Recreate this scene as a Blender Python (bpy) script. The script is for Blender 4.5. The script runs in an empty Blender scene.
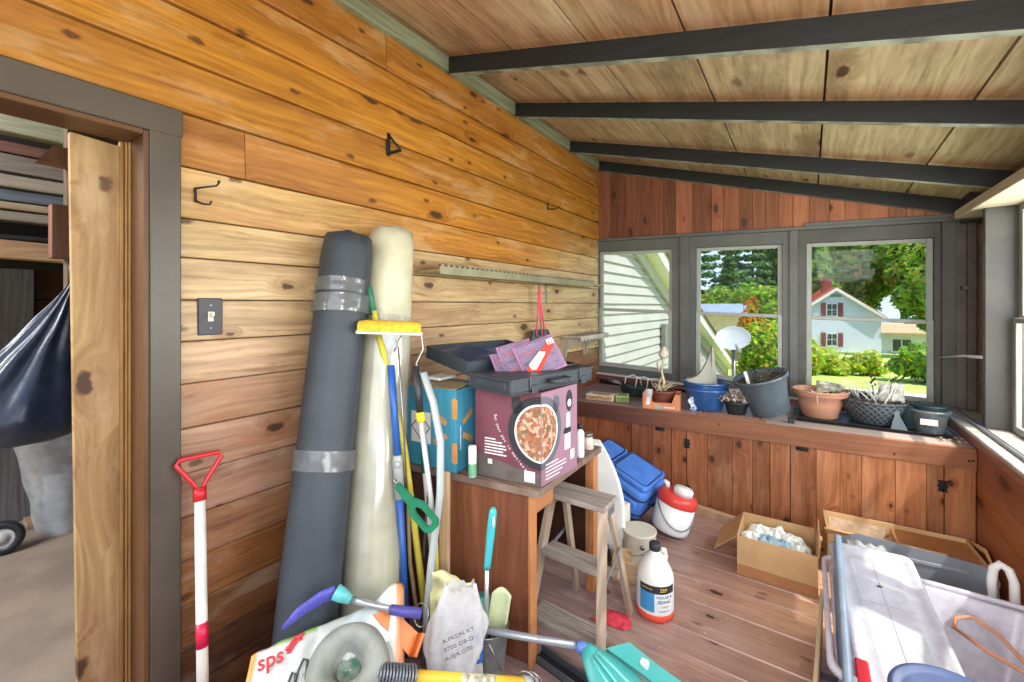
import bpy, bmesh, math, random
from mathutils import Matrix, Vector, noise as mnoise
R = math.radians
PI = math.pi
rng = random.Random(11)
scene = bpy.context.scene
COL = scene.collection

def S(r, g, b, a=1.0):
    def f(c):
        c /= 255.0
        return c / 12.92 if c <= 0.04045 else ((c + 0.055) / 1.055) ** 2.4
    return (f(r), f(g), f(b), a)

# ------------------------------------------------------------------ materials
class G:
    def __init__(s, name):
        s.m = bpy.data.materials.new(name); s.m.use_nodes = True
        s.t = s.m.node_tree; s.t.nodes.clear()
        s.out = s.t.nodes.new('ShaderNodeOutputMaterial')
    def n(s, typ, **k):
        x = s.t.nodes.new(typ)
        for a, v in k.items(): setattr(x, a, v)
        return x
    def set(s, sock, v):
        if isinstance(v, bpy.types.NodeSocket): s.t.links.new(v, sock)
        elif v is not None: sock.default_value = v
    def ma(s, op, a, b=None, c=None, clamp=False):
        x = s.n('ShaderNodeMath', operation=op, use_clamp=clamp)
        s.set(x.inputs[0], a); s.set(x.inputs[1], b); s.set(x.inputs[2], c)
        return x.outputs[0]
    def mix(s, f, a, b, blend='MIX'):
        x = s.n('ShaderNodeMix', data_type='RGBA', blend_type=blend)
        s.set(x.inputs[0], f); s.set(x.inputs[6], a); s.set(x.inputs[7], b)
        return x.outputs[2]
    def sm(s, v, lo, hi, a=0.0, b=1.0):
        x = s.n('ShaderNodeMapRange', interpolation_type='SMOOTHSTEP')
        s.set(x.inputs[0], v); s.set(x.inputs[1], lo); s.set(x.inputs[2], hi); s.set(x.inputs[3], a); s.set(x.inputs[4], b)
        return x.outputs[0]
    def comb(s, x, y, z=0.0):
        c = s.n('ShaderNodeCombineXYZ'); s.set(c.inputs[0], x); s.set(c.inputs[1], y); s.set(c.inputs[2], z)
        return c.outputs[0]
    def noise(s, vec, scale=5.0, detail=3.0, rough=0.5, dist=0.0):
        x = s.n('ShaderNodeTexNoise'); s.set(x.inputs['Vector'], vec)
        for k, v in (('Scale', scale), ('Detail', detail), ('Roughness', rough), ('Distortion', dist)): s.set(x.inputs[k], v)
        return x.outputs[0]
    def obj(s):
        return s.n('ShaderNodeTexCoord').outputs['Object']
    def bsdf(s, col, rough=0.6, metal=0.0, bump=None, bstr=0.3, bdist=0.004, spec=0.5, trans=0.0, alpha=1.0, coat=0.0, ior=1.45, sub=0.0):
        p = s.n('ShaderNodeBsdfPrincipled')
        s.set(p.inputs['Base Color'], col); s.set(p.inputs['Roughness'], rough); s.set(p.inputs['Metallic'], metal)
        s.set(p.inputs['Specular IOR Level'], spec); s.set(p.inputs['Transmission Weight'], trans); s.set(p.inputs['Alpha'], alpha)
        s.set(p.inputs['Coat Weight'], coat); s.set(p.inputs['IOR'], ior)
        if bump is not None:
            b = s.n('ShaderNodeBump'); s.set(b.inputs['Strength'], bstr); s.set(b.inputs['Distance'], bdist); s.set(b.inputs['Height'], bump)
            s.t.links.new(b.outputs[0], p.inputs['Normal'])
        s.t.links.new(p.outputs[0], s.out.inputs[0])
        return p

def mat(name, c, rough=0.6, metal=0.0, var=0.10, vs=9.0, bump=0.0, bs=60.0, spec=0.5, c2=None, trans=0.0, alpha=1.0, coat=0.0, attr=False, stretch=(1, 1, 1)):
    g = G(name)
    o = g.obj()
    if stretch != (1, 1, 1):
        mp = g.n('ShaderNodeMapping'); g.set(mp.inputs['Vector'], o); mp.inputs['Scale'].default_value = stretch; o = mp.outputs[0]
    f = g.noise(o, vs, 4.0, 0.55)
    base = S(*c)
    if attr:
        a = g.n('ShaderNodeAttribute', attribute_name='Col').outputs['Color']
        col = g.mix(g.sm(f, 0.3, 0.7), a, g.mix(1.0, a, (1 - var * 2, 1 - var * 2, 1 - var * 2, 1), 'MULTIPLY'))
    else:
        b2 = S(*c2) if c2 else tuple(x * (1 - 2 * var) for x in base[:3]) + (1,)
        col = g.mix(g.sm(f, 0.35, 0.68), base, b2)
    bn = g.noise(o, bs, 3.0, 0.6) if bump else None
    g.bsdf(col, rough, metal, bn, bump, 0.004, spec, trans, alpha, coat)
    return g.m

def wood(name, along='Y', across='Z', col=None, lo=0.62, hi=1.10, knots=0.35, kx=1.6, ky=5.0, rough=0.5, spec=0.4, fine=70.0, blotch=None, blo=0.0, bump=0.25, kcol=(58, 36, 24), ksize=0.14, coat=0.0, scuff=0.0, grit=0.0):
    g = G(name)
    sp = g.n('ShaderNodeSeparateXYZ'); g.set(sp.inputs[0], g.obj())
    ax = {'X': 0, 'Y': 1, 'Z': 2}
    rnd = g.n('ShaderNodeNewGeometry').outputs['Random Per Island']
    u = g.ma('ADD', sp.outputs[ax[along]], g.ma('MULTIPLY', rnd, 37.3))
    v = g.ma('ADD', sp.outputs[ax[across]], g.ma('MULTIPLY', rnd, 13.7))
    base = S(*col) if col else g.n('ShaderNodeAttribute', attribute_name='Col').outputs['Color']
    vo = g.n('ShaderNodeTexVoronoi', voronoi_dimensions='2D'); g.set(vo.inputs['Vector'], g.comb(g.ma('MULTIPLY', u, kx), g.ma('MULTIPLY', v, ky)))
    vo.inputs['Scale'].default_value = 1.0; vo.inputs['Randomness'].default_value = 0.9
    dist = vo.outputs['Distance']
    cs = g.n('ShaderNodeSeparateColor'); g.set(cs.inputs[0], vo.outputs['Color'])
    gate = g.ma('LESS_THAN', cs.outputs[0], knots)
    size = g.ma('MULTIPLY', g.ma('ADD', g.ma('POWER', cs.outputs[1], 1.6), 0.30), ksize)
    wob = g.ma('ADD', dist, g.ma('MULTIPLY', g.ma('SUBTRACT', g.noise(g.comb(u, v), 30.0, 3.0), 0.5), 0.12))
    kn = g.ma('MULTIPLY', gate, g.sm(wob, size, g.ma('MULTIPLY', size, 0.55)))
    halo = g.ma('MULTIPLY', gate, g.sm(dist, g.ma('MULTIPLY', size, 3.2), size))
    w = g.noise(g.comb(g.ma('MULTIPLY', u, 1.3), g.ma('MULTIPLY', v, 4.0)), 1.0, 2.0)
    v3 = g.ma('ADD', g.ma('ADD', v, g.ma('MULTIPLY', w, 0.10)), g.ma('MULTIPLY', halo, 0.05))
    fib = g.noise(g.comb(g.ma('MULTIPLY', u, 3.0), g.ma('MULTIPLY', v3, fine)), 1.0, 4.0, 0.65)
    ring = g.ma('SINE', g.ma('ADD', g.ma('MULTIPLY', v3, 170.0), g.ma('MULTIPLY', g.noise(g.comb(g.ma('MULTIPLY', u, 1.1), g.ma('MULTIPLY', v3, 9.0)), 1.0, 3.0, 0.6), 26.0)))
    ring2 = g.noise(g.comb(g.ma('MULTIPLY', u, 0.7), g.ma('MULTIPLY', v3, 16.0)), 1.0, 3.0, 0.6)
    gr = g.ma('ADD', g.ma('MULTIPLY', fib, 0.5), g.ma('ADD', g.ma('MULTIPLY', ring, 0.035), g.ma('MULTIPLY', ring2, 0.5)))
    k = g.sm(gr, 0.28, 0.74, lo, hi)
    k = g.ma('MULTIPLY', k, g.ma('ADD', 0.90, g.ma('MULTIPLY', rnd, 0.2)))
    col1 = g.mix(1.0, base, g.comb(k, g.ma('POWER', k, 1.15), g.ma('POWER', k, 1.3)), 'MULTIPLY')
    if blotch:
        bf = g.sm(g.noise(g.comb(g.ma('MULTIPLY', u, 1.6), g.ma('MULTIPLY', v, 4.0)), 1.0, 4.0, 0.6), 0.48, 0.72, 0.0, blo)
        col1 = g.mix(bf, col1, S(*blotch))
    if scuff:
        sf = g.sm(g.noise(g.obj(), 9.0, 6.0, 0.75), 0.60, 0.72, 0.0, scuff)
        col1 = g.mix(sf, col1, S(196, 180, 168))
    col2 = g.mix(g.ma('MULTIPLY', halo, 0.38), col1, g.mix(1.0, base, (0.45, 0.30, 0.22, 1), 'MULTIPLY'))
    if grit:
        st = g.sm(g.noise(g.comb(g.ma('MULTIPLY', u, 3.2), g.ma('MULTIPLY', v3, 20.0)), 1.0, 5.0, 0.7), 0.53, 0.70, 0.0, 0.62 * grit)
        col2 = g.mix(st, col2, g.mix(1.0, base, (0.42, 0.26, 0.16, 1), 'MULTIPLY'))
        pale = g.sm(g.noise(g.comb(g.ma('MULTIPLY', u, 2.2), g.ma('MULTIPLY', v, 7.0)), 1.0, 5.0, 0.65), 0.52, 0.68, 0.0, 0.45 * grit)
        col2 = g.mix(pale, col2, g.mix(0.5, base, S(206, 186, 160)))
        v2 = g.n('ShaderNodeTexVoronoi', voronoi_dimensions='2D'); g.set(v2.inputs['Vector'], g.comb(g.ma('MULTIPLY', u, kx * 2.1), g.ma('MULTIPLY', g.ma('ADD', v, 5.3), ky * 1.9)))
        v2.inputs['Scale'].default_value = 1.0
        c2 = g.n('ShaderNodeSeparateColor'); g.set(c2.inputs[0], v2.outputs['Color'])
        w2 = g.ma('ADD', v2.outputs['Distance'], g.ma('MULTIPLY', g.ma('SUBTRACT', g.noise(g.comb(u, v), 45.0, 3.0), 0.5), 0.22))
        k2 = g.ma('MULTIPLY', g.ma('LESS_THAN', c2.outputs[0], 0.12), g.sm(w2, 0.17, 0.06, 0.0, 0.8 * grit))
        col2 = g.mix(k2, col2, S(70, 42, 28))
    col3 = g.mix(g.ma('MULTIPLY', kn, 0.9), col2, S(*kcol))
    g.bsdf(col3, rough, 0.0, gr, bump, 0.003, spec, coat=coat)
    return g.m

def glassy(name, tint=(1, 1, 1, 1), gloss=0.06, rough=0.02, veil=0.0, vcol=(235, 238, 240)):
    g = G(name)
    t = g.n('ShaderNodeBsdfTransparent'); g.set(t.inputs[0], tint)
    gl = g.n('ShaderNodeBsdfGlossy'); gl.inputs['Roughness'].default_value = rough
    lw = g.n('ShaderNodeLayerWeight'); lw.inputs[0].default_value = 0.25
    f = g.ma('ADD', g.ma('MULTIPLY', lw.outputs['Fresnel'], gloss * 2.5), gloss, clamp=True)
    mx = g.n('ShaderNodeMixShader'); g.set(mx.inputs[0], f)
    g.t.links.new(t.outputs[0], mx.inputs[1]); g.t.links.new(gl.outputs[0], mx.inputs[2])
    last = mx
    if veil:
        d = g.n('ShaderNodeBsdfDiffuse'); d.inputs[0].default_value = S(*vcol)
        tl = g.n('ShaderNodeBsdfTranslucent'); tl.inputs[0].default_value = S(*vcol)
        ad = g.n('ShaderNodeMixShader'); ad.inputs[0].default_value = 0.45
        g.t.links.new(d.outputs[0], ad.inputs[1]); g.t.links.new(tl.outputs[0], ad.inputs[2])
        m2 = g.n('ShaderNodeMixShader')
        g.set(m2.inputs[0], g.sm(g.noise(g.obj(), 14.0, 4.0, 0.6), 0.3, 0.7, veil * 0.8, min(1.0, veil * 1.2)))
        g.t.links.new(mx.outputs[0], m2.inputs[1]); g.t.links.new(ad.outputs[0], m2.inputs[2]); last = m2
    g.t.links.new(last.outputs[0], g.out.inputs[0])
    return g.m

def leafmat(name, attr=True, c=(90, 120, 40)):
    g = G(name)
    a = g.n('ShaderNodeAttribute', attribute_name='Col').outputs['Color'] if attr else S(*c)
    f = g.noise(g.obj(), 3.0, 3.0)
    col = g.mix(g.sm(f, 0.3, 0.7), a, g.mix(1.0, a, (0.72, 0.8, 0.6, 1), 'MULTIPLY'))
    d = g.n('ShaderNodeBsdfDiffuse'); g.set(d.inputs[0], col)
    t = g.n('ShaderNodeBsdfTranslucent'); g.set(t.inputs[0], col)
    mx = g.n('ShaderNodeMixShader'); mx.inputs[0].default_value = 0.5
    g.t.links.new(d.outputs[0], mx.inputs[1]); g.t.links.new(t.outputs[0], mx.inputs[2])
    g.t.links.new(mx.outputs[0], g.out.inputs[0])
    return g.m

# ------------------------------------------------------------------ mesh builder
ORG = {}
def frame(z, x=None):
    z = Vector(z).normalized()
    a = Vector(x) if x is not None else (Vector((0, 0, 1)) if abs(z.z) < 0.9 else Vector((1, 0, 0)))
    y = z.cross(a).normalized() if x is None else z.cross(a).normalized()
    xx = y.cross(z)
    return Matrix((xx, y, z)).transposed()
def place(loc, rot=(0, 0, 0)):
    from mathutils import Euler
    return Matrix.Translation(loc) @ Euler(rot).to_matrix().to_4x4()

class MB:
    def __init__(s, X=None):
        s.b = bmesh.new(); s.cl = s.b.loops.layers.float_color.new('Col'); s.col = (1, 1, 1, 1); s.cf = None; s.mi = 0; s.X = X; s.sm = False
    def f(s, vs, sm=None):
        try: f = s.b.faces.new(vs)
        except ValueError: return None
        f.material_index = s.mi; f.smooth = s.sm if sm is None else sm
        for l in f.loops: l[s.cl] = s.cf(l.vert.co) if s.cf else s.col
        return f
    def v(s, p):
        p = Vector(p)
        return s.b.verts.new(s.X @ p if s.X is not None else p)
    def poly(s, pts): return s.f([s.v(p) for p in pts], False)
    def box(s, x0, x1, y0, y1, z0, z1, bev=0.0, seg=1):
        vs = [s.v((x, y, z)) for x in (x0, x1) for y in (y0, y1) for z in (z0, z1)]
        fs = [s.f([vs[i] for i in q], False) for q in ((0, 1, 3, 2), (4, 6, 7, 5), (0, 4, 5, 1), (2, 3, 7, 6), (0, 2, 6, 4), (1, 5, 7, 3))]
        if bev:
            es = list({e for f in fs for e in f.edges})
            r = bmesh.ops.bevel(s.b, geom=es, offset=bev, segments=seg, affect='EDGES', profile=0.5, clamp_overlap=True)
            for f in r['faces']:
                f.material_index = s.mi; f.smooth = seg > 1
                for l in f.loops: l[s.cl] = s.cf(l.vert.co) if s.cf else s.col
        return s
    def hexa(s, bot, top):
        a = [s.v(p) for p in bot]; b = [s.v(p) for p in top]; n = len(a)
        s.f(a[::-1], False); s.f(b, False)
        for i in range(n): s.f([a[i], a[(i + 1) % n], b[(i + 1) % n], b[i]], False)
        return s
    def prism(s, poly, h, M=None, z0=0.0, sm=False):
        M = M or Matrix.Identity(4)
        a = [s.v(M @ Vector((p[0], p[1], z0))) for p in poly]; b = [s.v(M @ Vector((p[0], p[1], z0 + h))) for p in poly]; n = len(poly)
        s.f(a[::-1], False); s.f(b, False)
        for i in range(n): s.f([a[i], a[(i + 1) % n], b[(i + 1) % n], b[i]], sm)
        return s
    def rings(s, rs, closed=True, cap0=True, cap1=True, sm=True, loop=False):
        L = [[s.v(p) for p in r] for r in rs]; n = len(L[0])
        pairs = list(zip(L, L[1:])) + ([(L[-1], L[0])] if loop else [])
        for a, b in pairs:
            for i in range(n if closed else n - 1): s.f([a[i], a[(i + 1) % n], b[(i + 1) % n], b[i]], sm)
        if closed and not loop:
            if cap0: s.f(L[0][::-1], False)
            if cap1: s.f(L[-1], False)
        return s
    def tube(s, pts, r, n=10, caps=True, loop=False, flat=None):
        pts = [Vector(p) for p in pts]; N = len(pts); rs = []
        prev = None
        for i, p in enumerate(pts):
            if loop: t = pts[(i + 1) % N] - pts[i - 1]
            else: t = pts[min(i + 1, N - 1)] - pts[max(i - 1, 0)]
            t.normalize()
            if prev is None:
                a = Vector((0, 0, 1)) if abs(t.z) < 0.9 else Vector((1, 0, 0))
                x = a.cross(t).normalized()
            else:
                x = (prev - t * prev.dot(t)).normalized()
            prev = x; y = t.cross(x)
            rr = r[i] if isinstance(r, (list, tuple)) else r
            fx, fy = flat or (1, 1)
            rs.append([p + x * (rr * fx * math.cos(2 * PI * k / n)) + y * (rr * fy * math.sin(2 * PI * k / n)) for k in range(n)])
        return s.rings(rs, True, caps, caps, True, loop)
    def lathe(s, prof, n=24, M=None, cap0=True, cap1=True, sm=True, sx=1.0, sy=1.0):
        M = M or Matrix.Identity(4)
        return s.rings([[M @ Vector((r * sx * math.cos(2 * PI * k / n), r * sy * math.sin(2 * PI * k / n), z)) for k in range(n)] for r, z in prof], True, cap0, cap1, sm)
    def grid(s, fn, nu, nv, sm=True, cu=False):
        L = [[s.v(fn(i / nu, j / nv)) for j in range(nv + 1)] for i in range(nu if cu else nu + 1)]
        m = len(L)
        for i in range(m if cu else m - 1):
            for j in range(nv): s.f([L[i][j], L[(i + 1) % m][j], L[(i + 1) % m][j + 1], L[i][j + 1]], sm)
        return s
    def build(s, name, mats, parent=None, label=None, cat=None, group=None, kind=None, loc=None, solid=0.0, sub=0, off=-1.0):
        me = bpy.data.meshes.new(name)
        bmesh.ops.recalc_face_normals(s.b, faces=s.b.faces[:]) if not getattr(s, 'nofix', False) else None
        if parent is not None: org = ORG[parent.name]
        elif loc is not None: org = Vector(loc)
        elif kind == 'structure': org = Vector((0, 0, 0))
        else:
            cs = [v.co for v in s.b.verts]
            org = Vector(((min(c.x for c in cs) + max(c.x for c in cs)) / 2, (min(c.y for c in cs) + max(c.y for c in cs)) / 2, min(c.z for c in cs)))
        for v in s.b.verts: v.co -= org
        s.b.to_mesh(me); s.b.free()
        for m in (mats if isinstance(mats, (list, tuple)) else [mats]): me.materials.append(m)
        o = bpy.data.objects.new(name, me); COL.objects.link(o)
        if parent is not None: o.parent = parent
        else: o.location = org
        ORG[o.name] = org
        if solid:
            md = o.modifiers.new('thick', 'SOLIDIFY'); md.thickness = solid; md.offset = off
        if sub:
            md = o.modifiers.new('smooth', 'SUBSURF'); md.levels = sub; md.render_levels = sub
        tag(o, label, cat, group, kind)
        return o

def tag(o, label=None, cat=None, group=None, kind=None):
    for k, v in (('label', label), ('category', cat), ('group', group), ('kind', kind)):
        if v: o[k] = v
    return o
def thing(name, loc, label, cat, group=None, kind=None):
    o = bpy.data.objects.new(name, None); COL.objects.link(o); o.location = loc; o.empty_display_size = 0.05
    ORG[o.name] = Vector(loc)
    return tag(o, label, cat, group, kind)
def lettering(name, txt, size, M, m, parent, depth=0.0006, align='CENTER', bold=0.0, label=None):
    cu = bpy.data.curves.new('txt', 'FONT'); cu.body = txt; cu.size = size; cu.align_x = align; cu.align_y = 'CENTER'; cu.extrude = depth; cu.offset = bold * size
    cu.resolution_u = 3
    t = bpy.data.objects.new('txt', cu); COL.objects.link(t)
    dg = bpy.context.evaluated_depsgraph_get()
    me = bpy.data.meshes.new_from_object(t.evaluated_get(dg))
    bpy.data.objects.remove(t); bpy.data.curves.remove(cu)
    org = ORG[parent.name]
    me.transform(Matrix.Translation(-org) @ M)
    me.name = name; me.materials.clear(); me.materials.append(m)
    o = bpy.data.objects.new(name, me); COL.objects.link(o); o.parent = parent; ORG[o.name] = org
    if label: o['label'] = label
    return o
def facing(o, x, y):
    """4x4 with origin o, local x along x, local y along y (world vectors)."""
    x = Vector(x).normalized(); y = Vector(y); y = (y - x * y.dot(x)).normalized(); z = x.cross(y)
    m = Matrix((x, y, z)).transposed().to_4x4(); m.translation = Vector(o)
    return m
def arc(fn, n): return [fn(i / n) for i in range(n + 1)]
# ------------------------------------------------------------------ camera, sun, sky
cd = bpy.data.cameras.new('camera'); cam = bpy.data.objects.new('camera', cd); COL.objects.link(cam)
cam.location = (0, 0, 1.4); cam.rotation_euler = (R(90), 0, R(34.73))
cd.sensor_width = 36.0; cd.lens = 427 * 36 / 1024; cd.shift_y = -35.8 / 1024; cd.clip_start = 0.02; cd.clip_end = 500
scene.camera = cam
SUN = Vector((0.50, -0.115, 0.86)).normalized()
sl = bpy.data.lights.new('sun', 'SUN'); sl.energy = 4.3; sl.angle = R(0.6); sl.color = (1.0, 0.93, 0.82)
so = bpy.data.objects.new('sun', sl); COL.objects.link(so); so.rotation_euler = SUN.to_track_quat('Z', 'Y').to_euler(); so.location = (6, -1, 9)
w = bpy.data.worlds.new('sky'); scene.world = w; w.use_nodes = True
nt = w.node_tree; nt.nodes.clear()
wo = nt.nodes.new('ShaderNodeOutputWorld'); bg = nt.nodes.new('ShaderNodeBackground')
tc = nt.nodes.new('ShaderNodeTexCoord'); sx = nt.nodes.new('ShaderNodeSeparateXYZ'); cr = nt.nodes.new('ShaderNodeValToRGB')
nt.links.new(tc.outputs['Generated'], sx.inputs[0]); nt.links.new(sx.outputs[2], cr.inputs[0]); nt.links.new(cr.outputs[0], bg.inputs[0]); nt.links.new(bg.outputs[0], wo.inputs[0])
cr.color_ramp.elements[0].position = 0.0; cr.color_ramp.elements[0].color = S(206, 224, 246)
cr.color_ramp.elements[1].position = 0.6; cr.color_ramp.elements[1].color = S(150, 190, 244)
bg.inputs[1].default_value = 1.05
vs = scene.view_settings; scene.display_settings.display_device = 'sRGB'
vs.view_transform = 'Standard'; vs.look = 'None'; vs.gamma = 1.0; vs.use_curve_mapping = False; vs.exposure = 0.55
scene.cycles.max_bounces = 12; scene.cycles.diffuse_bounces = 6; scene.cycles.transparent_max_bounces = 16
scene.cycles.use_denoising = True
scene.cycles.sample_clamp_indirect = 8.0; scene.cycles.caustics_reflective = False; scene.cycles.caustics_refractive = False

# ------------------------------------------------------------------ room materials
M_WALL = wood('pine_wall', 'Y', 'Z', knots=0.33, kx=2.7, ky=6.0, rough=0.42, spec=0.4, blotch=(150, 92, 52), blo=0.5, lo=0.54, hi=1.20, ksize=0.13, grit=1.0)
M_CEIL = wood('ceiling_boards', 'Y', 'X', knots=0.30, kx=1.2, ky=3.0, rough=0.7, spec=0.15, blotch=(104, 84, 68), blo=0.65, lo=0.60, hi=1.15, ksize=0.10, fine=50, grit=0.8)
M_END = wood('cedar_planks', 'Z', 'X', knots=0.40, kx=3.0, ky=6.0, rough=0.5, lo=0.6, hi=1.12, ksize=0.13)
M_CAB = wood('cabinet_pine', 'Z', 'X', knots=0.55, kx=4.0, ky=6.0, rough=0.36, lo=0.56, hi=1.16, ksize=0.13, grit=0.5, blotch=(196, 140, 104), blo=0.3)
M_SIDE = wood('red_pine', 'Y', 'Z', knots=0.35, kx=2.0, ky=5.0, rough=0.4, lo=0.65, hi=1.1, blotch=(176, 120, 92), blo=0.3)
M_FLOOR = wood('floor_boards', 'X', 'Y', knots=0.42, kx=2.4, ky=5.5, rough=0.26, spec=0.5, lo=0.74, hi=1.10, blotch=(134, 104, 98), blo=0.45, scuff=0.5, grit=0.6)
M_GREY = mat('grey_trim_paint', (92, 93, 91), 0.45, var=0.10, vs=5, bump=0.15, bs=30)
M_DKGREY = mat('dark_grey_trim_paint', (82, 79, 74), 0.5, var=0.14, vs=6, bump=0.15, bs=30)
M_BROWNTRIM = mat('taupe_door_paint', (80, 71, 63), 0.38, var=0.08, vs=5, bump=0.12, bs=24)
M_BLACKBEAM = wood('black_rafter_stain', 'X', 'Z', col=(34, 34, 36), knots=0.2, rough=0.55, lo=0.7, hi=1.15, fine=50)
M_LEDGER = wood('weathered_green_ledger', 'Y', 'Z', col=(126, 128, 104), knots=0.1, rough=0.8, lo=0.5, hi=1.15)
M_LEDGER2 = mat('pale_rafter_edge', (150, 154, 138), .7, var=.25, vs=9, c2=(96, 98, 92), stretch=(1, 1, 1))  # lighter greenish grey for the strip under each rafter
M_BEIGE = wood('pale_eave_beam', 'Y', 'Z', col=(186, 174, 156), knots=0.1, rough=0.65, lo=0.75, hi=1.1)
M_SASH = mat('sash_paint', (156, 160, 154), 0.45, var=0.06, vs=8)
M_GLASS = glassy('window_glass', (0.97, 0.985, 0.98, 1), 0.003, 0.01)
M_POST = mat('post_paint', (66, 63, 59), .55, var=.16, vs=7, bump=.15, bs=30)
M_MAROON = mat('maroon_paint', (112, 66, 62), 0.45, var=0.12, vs=6)
M_RAW = wood('raw_lumber', 'Y', 'Z', knots=0.3, rough=0.75, lo=0.6, hi=1.12)
M_OLDPLANK = wood('old_plank', 'Z', 'Y', col=(178, 146, 100), grit=1.0, knots=0.5, kx=2.2, ky=4.0, ksize=0.2, rough=0.6, lo=0.62, hi=1.1, blotch=(140, 96, 80), blo=0.5)
M_JAMB = wood('jamb_pine', 'Z', 'X', col=(92, 62, 40), knots=0.1, rough=0.45, lo=0.65, hi=1.1)
M_CONC = mat('concrete', (158, 140, 122), 0.8, var=0.14, vs=3.2, bump=0.3, bs=24)
M_SILLP = mat('sill_paint', (176, 168, 160), 0.4, var=0.16, vs=11)
M_DARKW = wood('dark_barn_boards', 'Y', 'Z', col=(92, 66, 50), knots=0.3, rough=0.8, lo=0.5, hi=1.1)
M_STEEL = mat('steel', (150, 150, 150), 0.35, 0.9, var=0.1)
M_BLACK = mat('black_iron', (34, 33, 32), 0.5, 0.3, var=0.1)

# ------------------------------------------------------------------ left wall: horizontal boards
def lerp(a, b, t): return a + (b - a) * t
WT = [(0.06, (92, 60, 42)), (0.2, (102, 66, 44)), (0.34, (124, 82, 50)), (0.48, (152, 100, 58)), (0.63, (164, 118, 86)), (0.77, (178, 136, 112)), (0.92, (184, 144, 118)),  # lowest boards darkened: shade low on the wall painted into their brown
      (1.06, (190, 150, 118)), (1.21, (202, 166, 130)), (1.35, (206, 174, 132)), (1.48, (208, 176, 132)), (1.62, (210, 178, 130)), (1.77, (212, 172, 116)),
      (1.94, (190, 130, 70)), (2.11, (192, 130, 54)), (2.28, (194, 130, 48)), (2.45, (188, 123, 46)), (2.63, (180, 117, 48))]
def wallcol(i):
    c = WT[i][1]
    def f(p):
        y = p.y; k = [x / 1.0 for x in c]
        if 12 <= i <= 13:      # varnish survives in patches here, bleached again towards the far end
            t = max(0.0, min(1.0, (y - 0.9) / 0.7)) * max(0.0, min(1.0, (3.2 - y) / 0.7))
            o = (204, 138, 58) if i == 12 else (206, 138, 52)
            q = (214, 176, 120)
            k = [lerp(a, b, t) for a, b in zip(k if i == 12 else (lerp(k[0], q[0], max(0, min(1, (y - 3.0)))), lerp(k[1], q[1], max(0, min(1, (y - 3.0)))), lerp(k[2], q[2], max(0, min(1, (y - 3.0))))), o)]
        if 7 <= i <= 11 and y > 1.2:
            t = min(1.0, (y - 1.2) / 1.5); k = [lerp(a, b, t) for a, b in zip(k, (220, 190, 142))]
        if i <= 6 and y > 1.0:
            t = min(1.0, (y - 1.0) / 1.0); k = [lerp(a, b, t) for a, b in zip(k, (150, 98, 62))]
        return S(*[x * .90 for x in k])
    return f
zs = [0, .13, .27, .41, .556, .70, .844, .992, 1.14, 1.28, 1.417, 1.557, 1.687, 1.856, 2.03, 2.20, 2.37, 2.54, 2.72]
m = MB()
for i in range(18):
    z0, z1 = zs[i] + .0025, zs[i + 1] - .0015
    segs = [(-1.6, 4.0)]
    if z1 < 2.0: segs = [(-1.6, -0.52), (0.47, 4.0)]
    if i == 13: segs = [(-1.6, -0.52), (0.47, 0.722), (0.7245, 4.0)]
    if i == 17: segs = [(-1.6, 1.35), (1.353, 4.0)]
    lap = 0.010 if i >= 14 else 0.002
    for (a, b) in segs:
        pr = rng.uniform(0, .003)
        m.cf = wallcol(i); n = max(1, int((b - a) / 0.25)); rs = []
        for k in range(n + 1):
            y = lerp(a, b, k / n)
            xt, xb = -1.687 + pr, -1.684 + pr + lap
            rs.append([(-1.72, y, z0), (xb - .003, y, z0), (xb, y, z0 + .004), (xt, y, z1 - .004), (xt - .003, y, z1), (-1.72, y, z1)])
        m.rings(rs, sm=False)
m.cf = None; m.col = S(40, 26, 18)
m.box(-1.76, -1.715, -1.6, -0.5, 0, 2.72); m.box(-1.76, -1.715, .46, 4.0, 0, 2.84); m.box(-1.76, -1.715, -.5, .46, 1.95, 2.84)
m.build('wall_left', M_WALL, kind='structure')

# door surround
m = MB(); m.box(-1.70, -1.657, .443, .523, 0, 1.94, .003); m.build('trim_1', M_BROWNTRIM, kind='structure')
m = MB(); m.box(-1.70, -1.655, -.62, .527, 1.937, 2.025, .003); m.build('trim_2', M_BROWNTRIM, kind='structure')
m = MB(); m.box(-1.70, -1.657, -.6, -.52, 0, 1.936, .003); m.build('trim_3', M_BROWNTRIM, kind='structure')
m = MB(); m.box(-1.80, -1.658, .428, .442, 0, 1.935, .002); m.box(-1.80, -1.658, -.515, -.50, 0, 1.935, .002); m.box(-1.80, -1.658, -.50, .428, 1.92, 1.936, .002)
jamb = m.build('door_1', M_JAMB, kind='structure')
m = MB(); m.col = S(168, 126, 76)
for a, b, x in ((.404, .413, -1.788), (.415, .421, -1.782), (.422, .428, -1.775)): m.box(-1.81, x, a, b, 0, 1.92, .0015)
m.build('trim_4', mat('strip_pine', (164, 120, 70), .5, var=.14, vs=10, stretch=(6, 6, .6)), kind='structure')
m = MB(); m.hexa([(-1.83, .314, 0), (-1.80, .314, 0), (-1.80, .407, 0), (-1.83, .407, 0)], [(-1.83, .294, 1.915), (-1.80, .294, 1.915), (-1.80, .407, 1.905), (-1.83, .407, 1.905)])
m.build('trim_5', M_OLDPLANK, kind='structure')

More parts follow.
